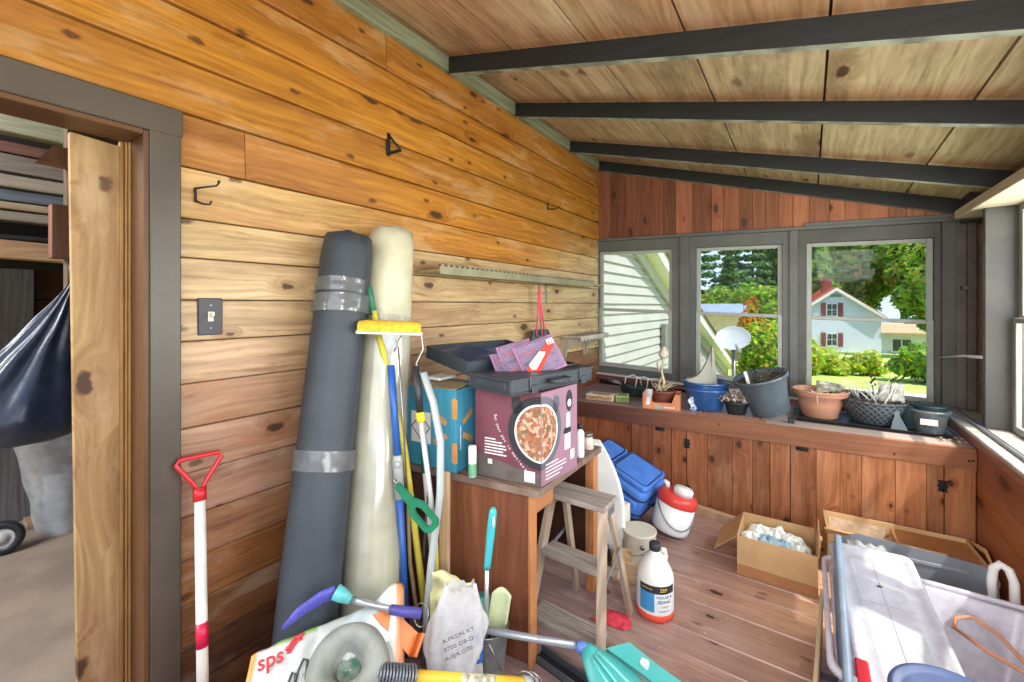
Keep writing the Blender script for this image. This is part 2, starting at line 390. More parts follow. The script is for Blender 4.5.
# ------------------------------------------------------------------ floor
m = MB()
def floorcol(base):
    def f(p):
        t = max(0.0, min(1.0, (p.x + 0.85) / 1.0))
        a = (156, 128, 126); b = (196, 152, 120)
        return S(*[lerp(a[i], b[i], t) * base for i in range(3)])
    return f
y = -1.5
while y < 3.95:
    h = rng.choice((.14, .16, .19, .21)); br = rng.uniform(.92, 1.06); n = 16
    cuts = [-1.72, rng.uniform(-1.2, .4), .80]
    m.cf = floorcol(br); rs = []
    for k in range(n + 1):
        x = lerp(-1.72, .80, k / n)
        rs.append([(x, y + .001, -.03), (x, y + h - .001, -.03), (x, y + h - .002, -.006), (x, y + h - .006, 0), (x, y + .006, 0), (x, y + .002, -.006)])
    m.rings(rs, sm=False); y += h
m.cf = None; m.col = S(30, 20, 16); m.box(-1.72, .95, -1.5, 4.0, -.10, -.028)
m.build('floor', M_FLOOR, kind='structure')

# ------------------------------------------------------------------ ceiling boards, ledger, rafters
def slope(y): return .252 + .019 * (max(-1, min(4.1, y)) - 1.764)
def roofz(x, y, off=0.0): return 2.80 - slope(y) * (x + 1.683) + off
RAF = [1.764, 2.428, 3.05, 3.70]
RAF = [1.764, 2.428, 3.248, 3.86]
sx_ = [-1.78, -1.62, -1.223, -.816, -.398, .06, .539, 1.0, 1.16]
m = MB()
for a, b in zip(sx_, sx_[1:]):
    base = rng.choice(((176, 158, 126), (186, 168, 136), (168, 148, 118), (194, 178, 150)))
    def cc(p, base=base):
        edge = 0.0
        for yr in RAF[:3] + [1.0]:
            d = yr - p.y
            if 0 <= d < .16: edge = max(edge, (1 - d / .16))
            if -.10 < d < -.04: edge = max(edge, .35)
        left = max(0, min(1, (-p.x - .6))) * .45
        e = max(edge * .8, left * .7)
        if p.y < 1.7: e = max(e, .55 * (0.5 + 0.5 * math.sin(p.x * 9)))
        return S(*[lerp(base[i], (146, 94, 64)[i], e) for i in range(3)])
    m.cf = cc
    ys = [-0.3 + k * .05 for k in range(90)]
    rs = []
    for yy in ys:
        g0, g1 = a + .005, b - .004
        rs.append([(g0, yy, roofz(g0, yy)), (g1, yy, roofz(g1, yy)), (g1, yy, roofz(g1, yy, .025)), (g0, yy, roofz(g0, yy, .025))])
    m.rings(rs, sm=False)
m.cf = None; m.col = S(24, 20, 18)
m.rings([[(x, yy, roofz(x, yy, o)) for x, o in ((-1.78, .026), (1.16, .026), (1.16, .06), (-1.78, .06))] for yy in (-.3, 1, 2, 3, 4.15)], sm=False)
m.build('ceiling', M_CEIL, kind='structure')
m = MB()
m.box(-1.705, -1.655, -1.6, 3.9, 2.714, 2.80, .003); m.box(-1.685, -1.668, -1.6, 3.9, 2.79, 2.83, .002)
m.build('trim_6', M_LEDGER, kind='structure')
def rafter(y0, w=.042, d=.092, x0=-1.656, x1=1.14):
    m = MB(); rs = []
    for k in range(9):
        x = lerp(x0, x1, k / 8); zt = roofz(x, y0, -.001); zb = zt - d
        rs.append([(x, y0, zb + .003), (x, y0 + .003, zb), (x, y0 + w - .003, zb), (x, y0 + w, zb + .003), (x, y0 + w, zt), (x, y0, zt)])
    m.rings(rs, sm=False)
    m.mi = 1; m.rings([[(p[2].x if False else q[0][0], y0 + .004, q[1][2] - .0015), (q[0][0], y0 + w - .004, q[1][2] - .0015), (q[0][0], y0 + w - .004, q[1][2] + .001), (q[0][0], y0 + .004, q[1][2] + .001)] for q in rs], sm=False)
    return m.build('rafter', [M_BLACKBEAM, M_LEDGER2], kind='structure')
for yr in RAF + [1.10, .3, -.25]:
    if yr == 1.10: continue
    rafter(yr)

# ------------------------------------------------------------------ end wall (the frame has sagged to one side)
SH = Matrix.Identity(4); SH[2][0] = -.031; SH[2][3] = -.031 * .5
m = MB(); x = -1.70
while x < 1.0:
    wd = rng.choice((.09, .105, .12, .14, .15)); t = (x + 1.7) / 2.6; wv = rng.uniform(.92, 1.06)
    cl = [lerp(a, b, t) * wv for a, b in zip((136, 84, 62), (176, 108, 70))]
    if rng.random() < .25: cl = [c * .86 for c in cl]
    m.col = S(*cl); x1 = min(1.0, x + wd) - .0025; z0 = 1.98 - .03 * (x + .5)
    m.hexa([(x, 3.905, z0), (x1, 3.905, z0), (x1, 3.94, z0), (x, 3.94, z0)], [(x, 3.905, roofz(x, 3.9)), (x1, 3.905, roofz(x1, 3.9)), (x1, 3.94, roofz(x1, 3.9)), (x, 3.94, roofz(x, 3.9))])
    x += wd
m.col = S(40, 24, 16); m.box(-1.72, 1.0, 3.94, 3.99, 0, .70)
m.hexa([(-1.72, 3.94, 1.98), (1.0, 3.94, 1.93), (1.0, 3.99, 1.93), (-1.72, 3.99, 1.98)], [(-1.72, 3.94, 2.83), (1.0, 3.94, 2.12), (1.0, 3.99, 2.12), (-1.72, 3.99, 2.83)])
m.build('wall_back', M_END, kind='structure')
def strip(name, boxes, M, X=SH, bev=.002):
    m = MB(X)
    for b in boxes: m.box(*b, bev)
    return m.build(name, M, kind='structure')
strip('trim_7', [(-1.715, .80, 3.875, 3.945, 1.980, 2.006)], M_GREY)
strip('trim_8', [(-.02, .76, 3.88, 3.93, 2.006, 2.03)], M_GREY)
strip('trim_9', [(-1.725, -1.700, 3.87, 3.945, .70, 1.98)], M_GREY)
strip('trim_10', [(-.915, -.843, 3.885, 3.945, .70, 1.98)], M_GREY)
strip('trim_11', [(-.116, -.062, 3.885, 3.945, .70, 1.98)], M_GREY)
strip('trim_12', [(.716, .78, 3.87, 3.945, .68, 1.98)], M_DKGREY)
strip('trim_13', [(-1.72, .80, 3.862, 3.95, .700, .716)], mat('sill_nosing_paint', (190, 188, 184), .4, var=.05))
strip('trim_14', [(-1.70, .745, 3.872, 3.885, .655, .700)], M_MAROON)
WX = [(-1.700, -.915), (-.843, -.116), (-.062, .716)]
for i, (a, b) in enumerate(WX):
    w_ = thing('window_%d' % (i + 1), ((a + b) / 2, 3.93, .7), None, None, kind='structure')
    jb = [.022, .05, .05][i]; je = [.07, .045, .03][i]
    m = MB(SH)     # casing inside the opening
    m.box(a, a + jb, 3.905, 3.965, .718, 1.98, .001); m.box(b - je, b, 3.905, 3.965, .718, 1.98, .001)
    m.box(a + jb, b - je, 3.905, 3.965, 1.885, 1.98, .001); m.box(a + jb, b - je, 3.905, 3.965, .718, .775, .001)
    m.build('window_frame', M_GREY if i < 2 else M_DKGREY, w_)
    x0, x1 = a + jb + .001, b - je - .001
    for nm, z0, z1, yy in (('upper_sash', 1.31, 1.884, 3.935), ('lower_sash', .776, 1.338, 3.912)):
        m = MB(SH); t = .034; r_ = .028
        m.box(x0, x0 + t, yy, yy + .022, z0, z1, .003); m.box(x1 - t, x1, yy, yy + .022, z0, z1, .003)
        m.box(x0 + t, x1 - t, yy, yy + .022, z1 - r_, z1, .003); m.box(x0 + t, x1 - t, yy, yy + .022, z0, z0 + (.04 if nm[0] == 'l' else r_), .003)
        sh = m.build(nm, M_SASH, w_)
        m = MB(SH); m.box(x0 + t - .004, x1 - t + .004, yy + .009, yy + .012, z0 + .02, z1 - .02)
        m.build('pane', M_GLASS, sh)

# ------------------------------------------------------------------ right wall
m = MB(); zz = 0.0
for h in (.15, .17, .16, .17, .05):
    c_ = [v * rng.uniform(.9, 1.08) for v in (168, 96, 66)]
    m.col = S(*c_); m.box(.732, .752, -1.5, 3.88, zz + .001, zz + h - .001, .002); zz += h
m.col = S(50, 30, 22); m.box(.752, .90, -1.5, 3.88, 0, .70)
m.build('wall_right', M_SIDE, kind='structure')
m = MB(); m.box(.722, .742, -1.5, 3.87, .655, .712, .003); m.build('trim_15', wood('sill_apron_wood', 'Y', 'Z', col=(158, 108, 88), rough=.45), kind='structure')
m = MB(); m.box(.70, .96, -1.5, 3.868, .712, .735, .004); m.build('trim_16', M_SILLP, kind='structure')
m = MB(); m.box(.752, .768, -1.5, 3.86, .735, .750, .003); m.box(.775, .779, -1.5, 3.86, .735, .745); m.build('trim_17', mat('sill_track', (128, 126, 128), .35, .4, var=.1), kind='structure')
m = MB(); m.box(.735, .97, -1.5, 3.68, 1.925, 1.975, .003); m.build('trim_18', M_BEIGE, kind='structure')
m = MB(); m.box(.97, 1.0, -1.5, 3.99, 1.90, 2.16); m.box(.80, .99, 3.68, 3.9, 1.92, 2.16); m.build('trim_19', M_DKGREY, kind='structure')
for i, (a, b) in enumerate(((3.345, 3.385), (1.80, 1.90), (.25, .35), (-1.3, -1.2))):
    m = MB(); m.box(.784, .915, a, b, .736, 1.924, .003); m.build('trim_%d' % (20 + i), M_POST, kind='structure')
m = MB()
m.box(.93, .96, 3.385, 3.90, .736, 1.93); m.box(.78, .96, 3.89, 3.93, .72, 1.96); m.box(.895, .93, 3.385, 3.42, .736, 1.92, .002)
m.box(.83, .87, 3.86, 3.888, .74, 1.92, .002); m.box(.80, .84, 3.83, 3.888, 1.50, 1.52, .002)
m.build('trim_24', mat('alcove_paint', (98, 88, 82), .55, var=.16, vs=8), kind='structure')
m = MB(); m.box(.872, .886, 3.80, 3.86, .74, 1.9, .002); m.build('trim_25', mat('alcove_strip', (128, 96, 84), .6, var=.15), kind='structure')
for i, (a, b) in enumerate(((1.905, 3.34), (.355, 1.795), (-1.19, .245))):
    w_ = thing('window_%d' % (i + 4), (.89, (a + b) / 2, .74), None, None, kind='structure')
    for nm, z0, z1, xx in (('upper_sash', 1.31, 1.92, .905), ('lower_sash', .738, 1.335, .882)):
        m = MB(); t = .045
        m.box(xx, xx + .022, a, a + t, z0, z1, .003); m.box(xx, xx + .022, b - t, b, z0, z1, .003)
        m.box(xx, xx + .022, a + t, b - t, z1 - .028, z1, .003); m.box(xx, xx + .022, a + t, b - t, z0, z0 + .035, .003)
        sh = m.build(nm, M_SASH, w_)
        m = MB(); m.box(xx + .009, xx + .012, a + t - .004, b - t + .004, z0 + .02, z1 - .02); m.build('pane', M_GLASS, sh)

# ------------------------------------------------------------------ back room behind the doorway
m = MB(); m.box(-5.6, -1.83, -2.6, 1.8, -.08, 0); m.build('floor_back_room', M_CONC, kind='structure')
m = MB(); zz = 0
while zz < 2.9:
    q_ = rng.uniform(.75, 1.2); m.col = S(*[v * q_ for v in (104, 74, 54)]); m.box(-4.35, -4.3, -2.6, 1.8, zz, zz + .235, .004); zz += .24
m.col = S(60, 42, 32); m.box(-4.4, -4.35, -2.6, 1.8, 0, 2.9); m.box(-4.3, -1.84, 1.75, 1.8, 0, 2.9)
m.build('wall_back_room', wood('back_room_boards', 'Y', 'Z', knots=.3, rough=.8, lo=.5, hi=1.1), kind='structure')
m = MB(); m.col = S(120, 96, 76); m.box(-4.4, -1.77, -.4, 1.8, 2.9, 2.94); m.build('ceiling_back_room', M_RAW, kind='structure')

# added fill lamps, unseen: outside the side windows, around the camera, in the back room
def area(name, loc, tgt, sx, sy, e, col=(1, 1, 1)):
    l = bpy.data.lights.new(name, 'AREA'); l.shape = 'RECTANGLE'; l.size = sx; l.size_y = sy; l.energy = e; l.color = col
    o = bpy.data.objects.new(name, l); COL.objects.link(o); o.location = loc
    o.rotation_euler = (Vector(loc) - Vector(tgt)).to_track_quat('Z', 'Y').to_euler(); return o
area('window_fill', (1.22, 2.0, 1.45), (-1.6, 1.7, 1.2), 2.6, 1.0, 66, (1, .985, .96))  # lamp added outside the side windows to boost the daylight
area('rear_fill', (-.2, -1.6, 2.1), (-.4, 2.4, 1.6), 2.6, 1.6, 27, (1, .98, .95))  # unseen fill added behind the camera
area('ceiling_fill', (.25, .2, 1.0), (-.3, 2.4, 3.0), 1.2, .8, 22, (1, .98, .95))  # unseen fill aimed upwards, added to lift the ceiling
area('bench_fill', (.45, -.3, 2.0), (-.2, 3.0, .3), .7, .5, 17, (1, .98, .95))  # unseen fill added for the bench and floor
area('back_room_fill', (-3.0, -1.9, 2.5), (-3.4, .4, .9), 1.4, .9, 120, (1, .96, .9))  # unseen fill added to brighten the back room
# ------------------------------------------------------------------ outdoors
M_LEAF = leafmat('leaves'); M_BARK = mat('bark', (96, 78, 62), .9, var=.2, bump=.5, bs=20)
def gz(x, y):
    d = math.hypot(x + .5, y)
    t = max(0, min(1, (d - 4) / 21)); q = max(0, min(1, (d - 25) / 30))
    return -.75 - 1.15 * t - 1.3 * q
GX0, GX1, GY0, GY1 = -60, 70, 4.2, 110
m = MB()
M_LAWN = mat('lawn_grass', (190, 206, 100), .9, var=.14, vs=1.2, bump=.6, bs=8, c2=(164, 186, 84))
m.grid(lambda u, v: (lerp(GX0, GX1, u), lerp(-30, GY1, v ** 1.3), gz(lerp(GX0, GX1, u), lerp(-30, GY1, v ** 1.3))), 60, 80)
lawn = m.build('lawn', M_LAWN, kind='structure')
m = MB()
m.rings([[(x, 17.5 + .08 * x + .4 * math.sin(x * .3), gz(x, 18) + .05), (x, 18.9 + .08 * x + .3 * math.sin(x * .3), gz(x, 19) + .05)] for x in range(-30, 31, 2)], closed=False)
m.build('path', mat('gravel_path', (226, 220, 204), .9, var=.08, vs=3), kind='structure')

def leaf_cloud(m, blobs, n, size, cols, rg, up=0.3, aspect=.55):
    tot = sum(b[3] * b[4] * b[5] for b in blobs)
    for b in blobs:
        k = max(8, int(n * b[3] * b[4] * b[5] / tot))
        for _ in range(k):
            while True:
                p = Vector((rg.uniform(-1, 1), rg.uniform(-1, 1), rg.uniform(-1, 1)))
                if p.length <= 1: break
            r = p.length; p = p.normalized() * (r ** .45 if r > 0 else 0)
            c = Vector((b[0] + p.x * b[3], b[1] + p.y * b[4], b[2] + p.z * b[5]))
            nrm = (p + Vector((rg.uniform(-1, 1), rg.uniform(-1, 1), rg.uniform(-.4, 1 + up)))).normalized()
            t = nrm.orthogonal().normalized(); t = (Matrix.Rotation(rg.uniform(0, 6.28), 3, nrm) @ t)
            s_ = nrm.cross(t); L = size * rg.uniform(.6, 1.3)
            m.col = S(*[v * rg.uniform(.85, 1.12) for v in rg.choice(cols)])
            m.f([m.b.verts.new(c + t * L), m.b.verts.new(c + s_ * L * aspect), m.b.verts.new(c - t * L), m.b.verts.new(c - s_ * L * aspect)], False)
def trunk(m, p, h, r, rg, branches=6, spread=1.5):
    p = Vector(p); pts = [p + Vector((rg.uniform(-.1, .1) * k, rg.uniform(-.1, .1) * k, h * k / 5)) for k in range(6)]
    m.tube(pts, [r * (1 - .14 * k) for k in range(6)], 8)
    for k in range(branches):
        a = rg.uniform(0, 6.28); b = pts[2 + k % 4]
        e = b + Vector((math.cos(a) * spread, math.sin(a) * spread, rg.uniform(.4, 1.0) * spread))
        m.tube([b, (b + e) / 2 + Vector((0, 0, .1 * spread)), e], [r * .4, r * .28, r * .1], 6)
def tree(name, label, cat, x, y, h, rad, cols, n, size, group, seed, low=.25, nb=11):
    rg = random.Random(seed); z = gz(x, y)
    t = thing(name, (x, y, z), label, cat, group)
    m = MB(); trunk(m, (x, y, z - .2), h * .75, h * .028, rg, 6, rad * .6); m.build('trunk', M_BARK, t)
    blobs = [(x, y, z + h * .62, rad * .75, rad * .75, h * .30)]
    for k in range(nb):
        a = rg.uniform(0, 6.28); rr = rg.uniform(.35, .8) * rad; zz = z + h * rg.uniform(low, .93)
        f = 1 - abs((zz - z) / h - .55) * .7; q = rad * rg.uniform(.32, .5)
        blobs.append((x + math.cos(a) * rr * f, y + math.sin(a) * rr * f, zz, q, q, q * .75))
    m = MB(); m.nofix = True; leaf_cloud(m, blobs, n, size, cols, rg); m.build('crown', M_LEAF, t)
    return t
def conifer(name, label, x, y, h, rad, cols, n, group, seed):
    rg = random.Random(seed); z = gz(x, y)
    t = thing(name, (x, y, z), label, 'tree', group)
    m = MB(); m.tube([(x, y, z - .2), (x, y, z + h)], [h * .018, h * .003], 8); m.build('trunk', M_BARK, t)
    m = MB(); m.nofix = True
    lay = 16
    for k in range(lay):
        f = k / (lay - 1); zz = z + h * (.14 + .86 * f); rr = rad * (1 - f) ** .8 * rg.uniform(.75, 1.15) + .12
        for j in range(7):
            a = rg.uniform(0, 6.28)
            leaf_cloud(m, [(x + math.cos(a) * rr * .6, y + math.sin(a) * rr * .6, zz - rr * .06, rr * .5, rr * .5, h * .022)], n // (lay * 7), .24, cols, rg, up=1.2)
    m.build('crown', M_LEAF, t)
    return t
def shrub(name, label, x, y, r, h, cols, n, size, group, seed, z=None, cat='shrub'):
    rg = random.Random(seed); z = gz(x, y) if z is None else z
    t = thing(name, (x, y, z), label, cat, group)
    m = MB()
    for k in range(7):
        a = rg.uniform(0, 6.28); e = Vector((x + math.cos(a) * r * .6, y + math.sin(a) * r * .6, z + h * rg.uniform(.6, .95)))
        m.tube([(x + math.cos(a) * r * .1, y + math.sin(a) * r * .1, z - .1), ((x + e.x) / 2, (y + e.y) / 2, z + h * .45), e], [.03, .02, .008], 5)
    m.build('stem', M_BARK, t)
    bl = [(x + rg.uniform(-.5, .5) * r, y + rg.uniform(-.5, .5) * r, z + h * rg.uniform(.16, .74), r * rg.uniform(.4, .6), r * rg.uniform(.4, .6), h * rg.uniform(.22, .34)) for _ in range(8)]
    m = MB(); m.nofix = True; leaf_cloud(m, bl, n, size, cols, rg); m.build('foliage', M_LEAF, t)
    return t
# house across the lawn
HX = place((2.2, 52.0, -3.9), (0, 0, R(10)))
t = thing('house', HX.translation, 'pale blue gabled house with red roof and brick chimney beyond the lawn', 'house')
M_HW = mat('house_clapboard', (216, 220, 244), .7, var=.04, vs=2); M_HR = mat('house_roof_red', (196, 92, 70), .7, var=.12, vs=2); M_HT = mat('house_trim', (236, 236, 230), .6, var=.03)
hw, he, hp, hd = 3.5, 4.35, 6.9, 9.0
m = MB(HX)
for k in range(22):
    z0, z1 = k * .2, k * .2 + .2
    m.box(-hw, hw, 0, .05 + .012 * (k % 2), z0, z1)
m.prism([(-hw, 4.38), (hw, 4.38), (0, hp - .1)], .06, facing((0, .06, 0), (1, 0, 0), (0, 0, 1)))
m.box(-hw, -hw + .1, .06, hd, 0, he); m.box(hw - .1, hw, .06, hd, 0, he); m.box(-hw, hw, hd, hd + .1, 0, he)
m.build('wall', M_HW, t)
for sg, nm in ((-1, 'roof'), (1, 'roof')):
    m = MB(HX); ex = sg * (hw + .35); ez = he - .30
    m.hexa([(0, -.35, hp), (ex, -.35, ez), (ex, hd + .3, ez), (0, hd + .3, hp)], [(0, -.35, hp + .18), (ex, -.35, ez + .18), (ex, hd + .3, ez + .18), (0, hd + .3, hp + .18)])
    rf = m.build(nm, M_HR, t)
    m = MB(HX); m.hexa([(0, -.42, hp - .2), (ex, -.42, ez - .2), (ex, -.35, ez - .2), (0, -.35, hp - .2)], [(0, -.42, hp + .1), (ex, -.42, ez + .1), (ex, -.35, ez + .1), (0, -.35, hp + .1)])
    m.build('bargeboard', M_HT, rf)
m = MB(HX); m.box(-.75, .0, 1.4, 2.1, 5.9, 7.9, .02); m.box(-.83, .08, 1.32, 2.18, 7.75, 7.95, .02); m.build('chimney', mat('red_brick', (170, 84, 70), .85, var=.15, vs=12), t)
for (wx, wz) in ((-.3, 4.85), (-.3, 1.95)):
    m = MB(HX); m.box(wx - .46, wx + .46, -.06, .0, wz - .65, wz + .65); wn = m.build('window', M_HT, t)
    m = MB(HX)
    for a in (-1, 1):
        for b in (-1, 1): m.box(wx + a * .2 - .17, wx + a * .2 + .17, -.085, -.06, wz + b * .29 - .26, wz + b * .29 + .26)
    m.build('pane', mat('house_pane', (60, 66, 76), .15, var=.1), wn)
    for a in (-1, 1):
        m = MB(HX); m.box(wx + a * .68 - .2, wx + a * .68 + .2, -.08, 0, wz - .68, wz + .68)
        for q in range(6): m.box(wx + a * .68 - .16, wx + a * .68 + .16, -.10, -.08, wz - .6 + q * .2, wz - .46 + q * .2)
        m.build('shutter', mat('shutter_red', (142, 66, 74), .6), t)
m = MB(HX); m.prism(arc(lambda q: (.5 * math.cos(PI * q), .28 * math.sin(PI * q)), 10), .05, facing((0, -.02, 6.1), (1, 0, 0), (0, 0, 1))); m.build('gable_vent', mat('vent_grey', (130, 138, 150), .6), t)
m = MB(HX); m.box(hw + .02, hw + 3.6, .6, 5, 0, 2.6); m.build('annex', M_HW, t)
m = MB(HX); m.hexa([(hw, -.1, 2.6), (hw + 4.0, -.1, 2.6), (hw + 4.0, 5.3, 2.6), (hw, 5.3, 3.3)], [(hw, -.1, 2.75), (hw + 4.0, -.1, 2.75), (hw + 4.0, 5.3, 2.75), (hw, 5.3, 3.5)]); m.hexa([(hw, -.1, 2.75), (hw + 4, -.1, 2.75), (hw + 4, 3, 2.75), (hw, 3, 2.75)], [(hw, 2.0, 3.5), (hw + 3.6, 2.0, 3.5), (hw + 3.6, 3, 3.5), (hw, 3, 3.5)])
m.build('annex_roof', mat('tan_shingle', (206, 176, 140), .8, var=.12), t)
m = MB(HX); m.box(hw + .9, hw + 2.4, .53, .6, .9, 2.2); wn = m.build('annex_window', M_HT, t)
m = MB(HX); m.box(hw + 1.0, hw + 1.6, .50, .53, 1.0, 2.1); m.box(hw + 1.7, hw + 2.3, .50, .53, 1.0, 2.1); m.build('pane', mat('house_pane_b', (74, 82, 86), .15), wn)

# long low building with a blue-grey roof
LX = place((-4.3, 30.0, -3.457), (0, 0, R(8)))
t = thing('garage', LX.translation, 'long low building with blue grey roof behind the dish', 'building')
m = MB(LX); m.box(-5, .9, 0, 5, 0, 4.3); m.build('wall', mat('tan_wall', (214, 184, 152), .8, var=.06, vs=2), t)
m = MB(LX); m.hexa([(-5.3, -.3, 4.3), (1.2, -.3, 4.3), (1.2, 5.3, 4.3), (-5.3, 5.3, 4.3)], [(-5.3, .5, 4.95), (1.2, .5, 4.95), (1.2, 5.3, 4.95), (-5.3, 5.3, 4.95)])
for k in range(10): m.box(-5.2 + .64 * k, -5.14 + .64 * k, -.3, .0, 4.31, 4.4)
m.build('roof', mat('blue_grey_metal_roof', (140, 154, 180), .5, var=.08, vs=3), t)

# the house wall that runs on outside: clapboards under a falling rake
t = thing('side_wall', (-1.80, 6, -.8), 'white clapboard house wall with sloping eave outside the first window', 'wall')
M_CLAP = mat('white_clapboard', (186, 183, 180), .6, var=.05, vs=2.5, bump=.1, bs=30)
def rz(y): return 2.16 - .40 * (y - 5.37) if y < 6.9 else 1.548 - .325 * (y - 6.9)
m = MB(); z = -.9
while z < 3.4:
    ye = 5.37 + (2.16 - z) / .40 if z > 1.548 else 6.9 + (1.548 - z) / .325
    y1 = max(4.03, min(12.6, ye))
    if y1 > 4.06: m.rings([[(-1.816, y, z + .118), (-1.796, y, z), (-1.816, y, z - .002), (-1.9, y, z), (-1.9, y, z + .118)] for y in (4.02, y1)], sm=False)
    z += .116
m.build('clapboard', M_CLAP, t)
ys = [4.02, 5.37, 6.9, 9, 12.7]
m = MB(); m.rings([[(-1.80, y, rz(y) - .16), (-1.76, y, rz(y) - .16), (-1.76, y, rz(y) + .02), (-1.80, y, rz(y) + .02)] for y in ys], sm=False); m.build('frieze_board', M_CLAP, t)
m = MB(); m.rings([[(-1.80, y, rz(y) + .02), (-1.60, y, rz(y) + .02), (-1.60, y, rz(y) + .19), (-1.80, y, rz(y) + .19)] for y in ys], sm=False); m.build('eave', mat('white_soffit', (236, 234, 226), .6, var=.03), t)
m = MB(); m.rings([[(-4.5, y, rz(y) + .195), (-1.56, y, rz(y) + .195), (-1.56, y, rz(y) + .23), (-4.5, y, rz(y) + .23)] for y in ys], sm=False); m.build('roof', mat('brown_roof_edge', (150, 126, 104), .8), t)
# grey meter box on that wall
m = MB(); m.box(-1.79, -1.72, 6.45, 6.72, .72, 1.12, .006); mb = m.build('meter_box', mat('meter_grey', (150, 148, 142), .5, .3), None, 'grey metal box fixed on the white clapboard wall', 'utility box')

# satellite dish
D0 = Vector((-.86, 6.65, .91)); nd = Vector((.02, -.66, .75)).normalized()
t = thing('satellite_dish', (D0.x, D0.y, gz(D0.x, D0.y)), 'white satellite dish on a pole outside the middle window', 'satellite dish')
FM = frame(nd).to_4x4(); FM.translation = D0
m = MB(); m.lathe([(0.001, 0), (.1, .004), (.2, .018), (.29, .045), (.30, .052), (.29, .040), (.19, .010), (.1, -.006), (.001, -.012)], 36, FM, False, False, sx=.76, sy=.74); m.build('reflector', mat('dish_white', (176, 180, 182), .4, var=.03), t)
m = MB(); lo = FM @ Vector((0, -.29, .03)); lnb = FM @ Vector((.04, -.12, .34)); lo = D0 + Vector((.02, -.05, -.27)); m.tube([lo, lo + Vector((.09, -.25, .06)), lo + Vector((.10, -.32, .14))], [.014, .014, .014], 8); m.build('feed_arm', M_STEEL, t)
m = MB(); q = lo + Vector((.10, -.32, .14)); m.tube([q, q + Vector((-.02, .06, .10))], [.03, .035], 10); m.build('receiver', mat('lnb_grey', (170, 170, 166), .5), t)
m = MB(); m.tube([(D0.x, D0.y + .08, gz(D0.x, D0.y) - .2), (D0.x, D0.y + .08, D0.z)], .03, 10); m.build('pole', M_STEEL, t)

# shrubs and trees
YG = [(222, 226, 84), (206, 216, 74), (236, 236, 120), (184, 204, 72)]
MG = [(160, 188, 84), (134, 168, 72), (184, 204, 100), (116, 150, 66)]
DG = [(104, 138, 76), (122, 156, 84), (140, 172, 94), (90, 122, 68)]
BG = [(132, 168, 110), (108, 146, 100), (154, 186, 118), (94, 128, 92)]
RG_ = [(204, 132, 54), (216, 160, 60), (188, 96, 48), (196, 178, 70)]
for i, (x, y, r, h, c, lab) in enumerate((
    (-1.0, 7.9, .75, .78, YG, 'low yellow green shrub below the satellite dish'), (-.25, 7.6, .6, .76, YG, 'low yellow green shrub beside the middle mullion'),
    (.24, 8.7, .55, 1.12, YG, 'tall yellow green shrub at the edge of the third window'), (.85, 8.4, .65, .74, YG, 'yellow green shrub in front of the gravel path'),
    (1.60, 8.8, .7, .76, YG, 'yellow green shrub below the cottage window view'), (2.45, 9.3, .8, .80, YG, 'yellow green shrub nearest the porch corner post'))):
    shrub('garden_shrub', lab, x, y, r, h, c, 2600, .055, 'yellow green garden shrubs', 40 + i)
shrub('bush', 'rounded green bush growing behind the satellite dish', -.50, 9.6, .85, 2.1, MG + YG[:2], 4200, .06, None, 60)
shrub('bush', 'dark red leaved bush behind the satellite dish', -.95, 13.0, .55, 2.15, [(120, 74, 60), (142, 96, 66), (112, 118, 56)], 1700, .07, None, 61)
shrub('bush', 'orange leaved bush against the low building', -1.80, 20.0, .75, 3.5, RG_, 1500, .12, None, 62)
shrub('bush', 'bright green bush growing on the lawn by the house corner', 4.1, 25.0, 2.1, 1.9, MG + YG[3:], 4200, .15, None, 63)
shrub('bush', 'wide green bush under the annex of the house', 6.6, 27.5, 2.3, 1.8, MG + YG[3:], 3600, .15, None, 64)
for i, (x, y) in enumerate(((-.3, 24.5), (1.0, 25.5), (2.2, 26.5))):
    shrub('tall_plant', 'leafy upright plant along the front of the house' if i else 'leafy upright plant at the near corner of the house', x, y, .9, (2.0, 1.3, 1.2)[i], YG + MG[2:3], 1700, .12, 'tall plants in front of the house', 70 + i)
for i, (x, y, h, r, c, lab) in enumerate((
    (-1.5, 60, 13.6, 5.0, MG + BG, 'broad dark green tree behind the house roof'), (5.0, 68, 14.6, 6.2, MG + YG[3:], 'broad green tree rising behind the house chimney'),
    (11.0, 62, 13.8, 5.6, MG + YG[3:], 'tall green tree behind the annex of the house'), (16.0, 57, 13, 5.0, MG, 'green tree beyond the annex near the porch corner'),
    (9.8, 47, 9.5, 3.6, MG + YG[3:], 'young light green tree beside the annex of the house'))):
    tree('leafy_tree', lab, 'tree', x, y, h, r, c, 13000, .36, 'leafy trees behind the house', 80 + i)
for i, (x, y, h, r, c, lab) in enumerate((
    (-11.0, 56, 17.5, 3.6, BG, 'tall feathery pine at the edge of the middle window'), (-7.8, 58, 14.5, 3.2, BG, 'feathery pine between two taller pines beyond the low building'),
    (-5.2, 56, 15.5, 3.2, BG, 'pine standing against the sky beyond the low building'), (-6.8, 50, 10.6, 1.6, DG, 'slim dark spruce beyond the low building'))):
    conifer('pine_tree', lab, x, y, h, r, c, 7000, 'pines beyond the low building', 90 + i)
for i, (x, y, h, r, lab) in enumerate(((-11.5, 45, 6.2, 3.2, 'light green bushy tree under the tall pine'), (-8.3, 46, 5.8, 2.8, 'light green bushy tree beside the dark spruce'), (-3.4, 46, 6.6, 3.2, 'light green bushy tree at the end of the low building'))):
    tree('bushy_tree', lab, 'tree', x, y, h, r, MG + YG[3:], 4200, .26, 'bushy trees beyond the low building', 100 + i, low=.15)
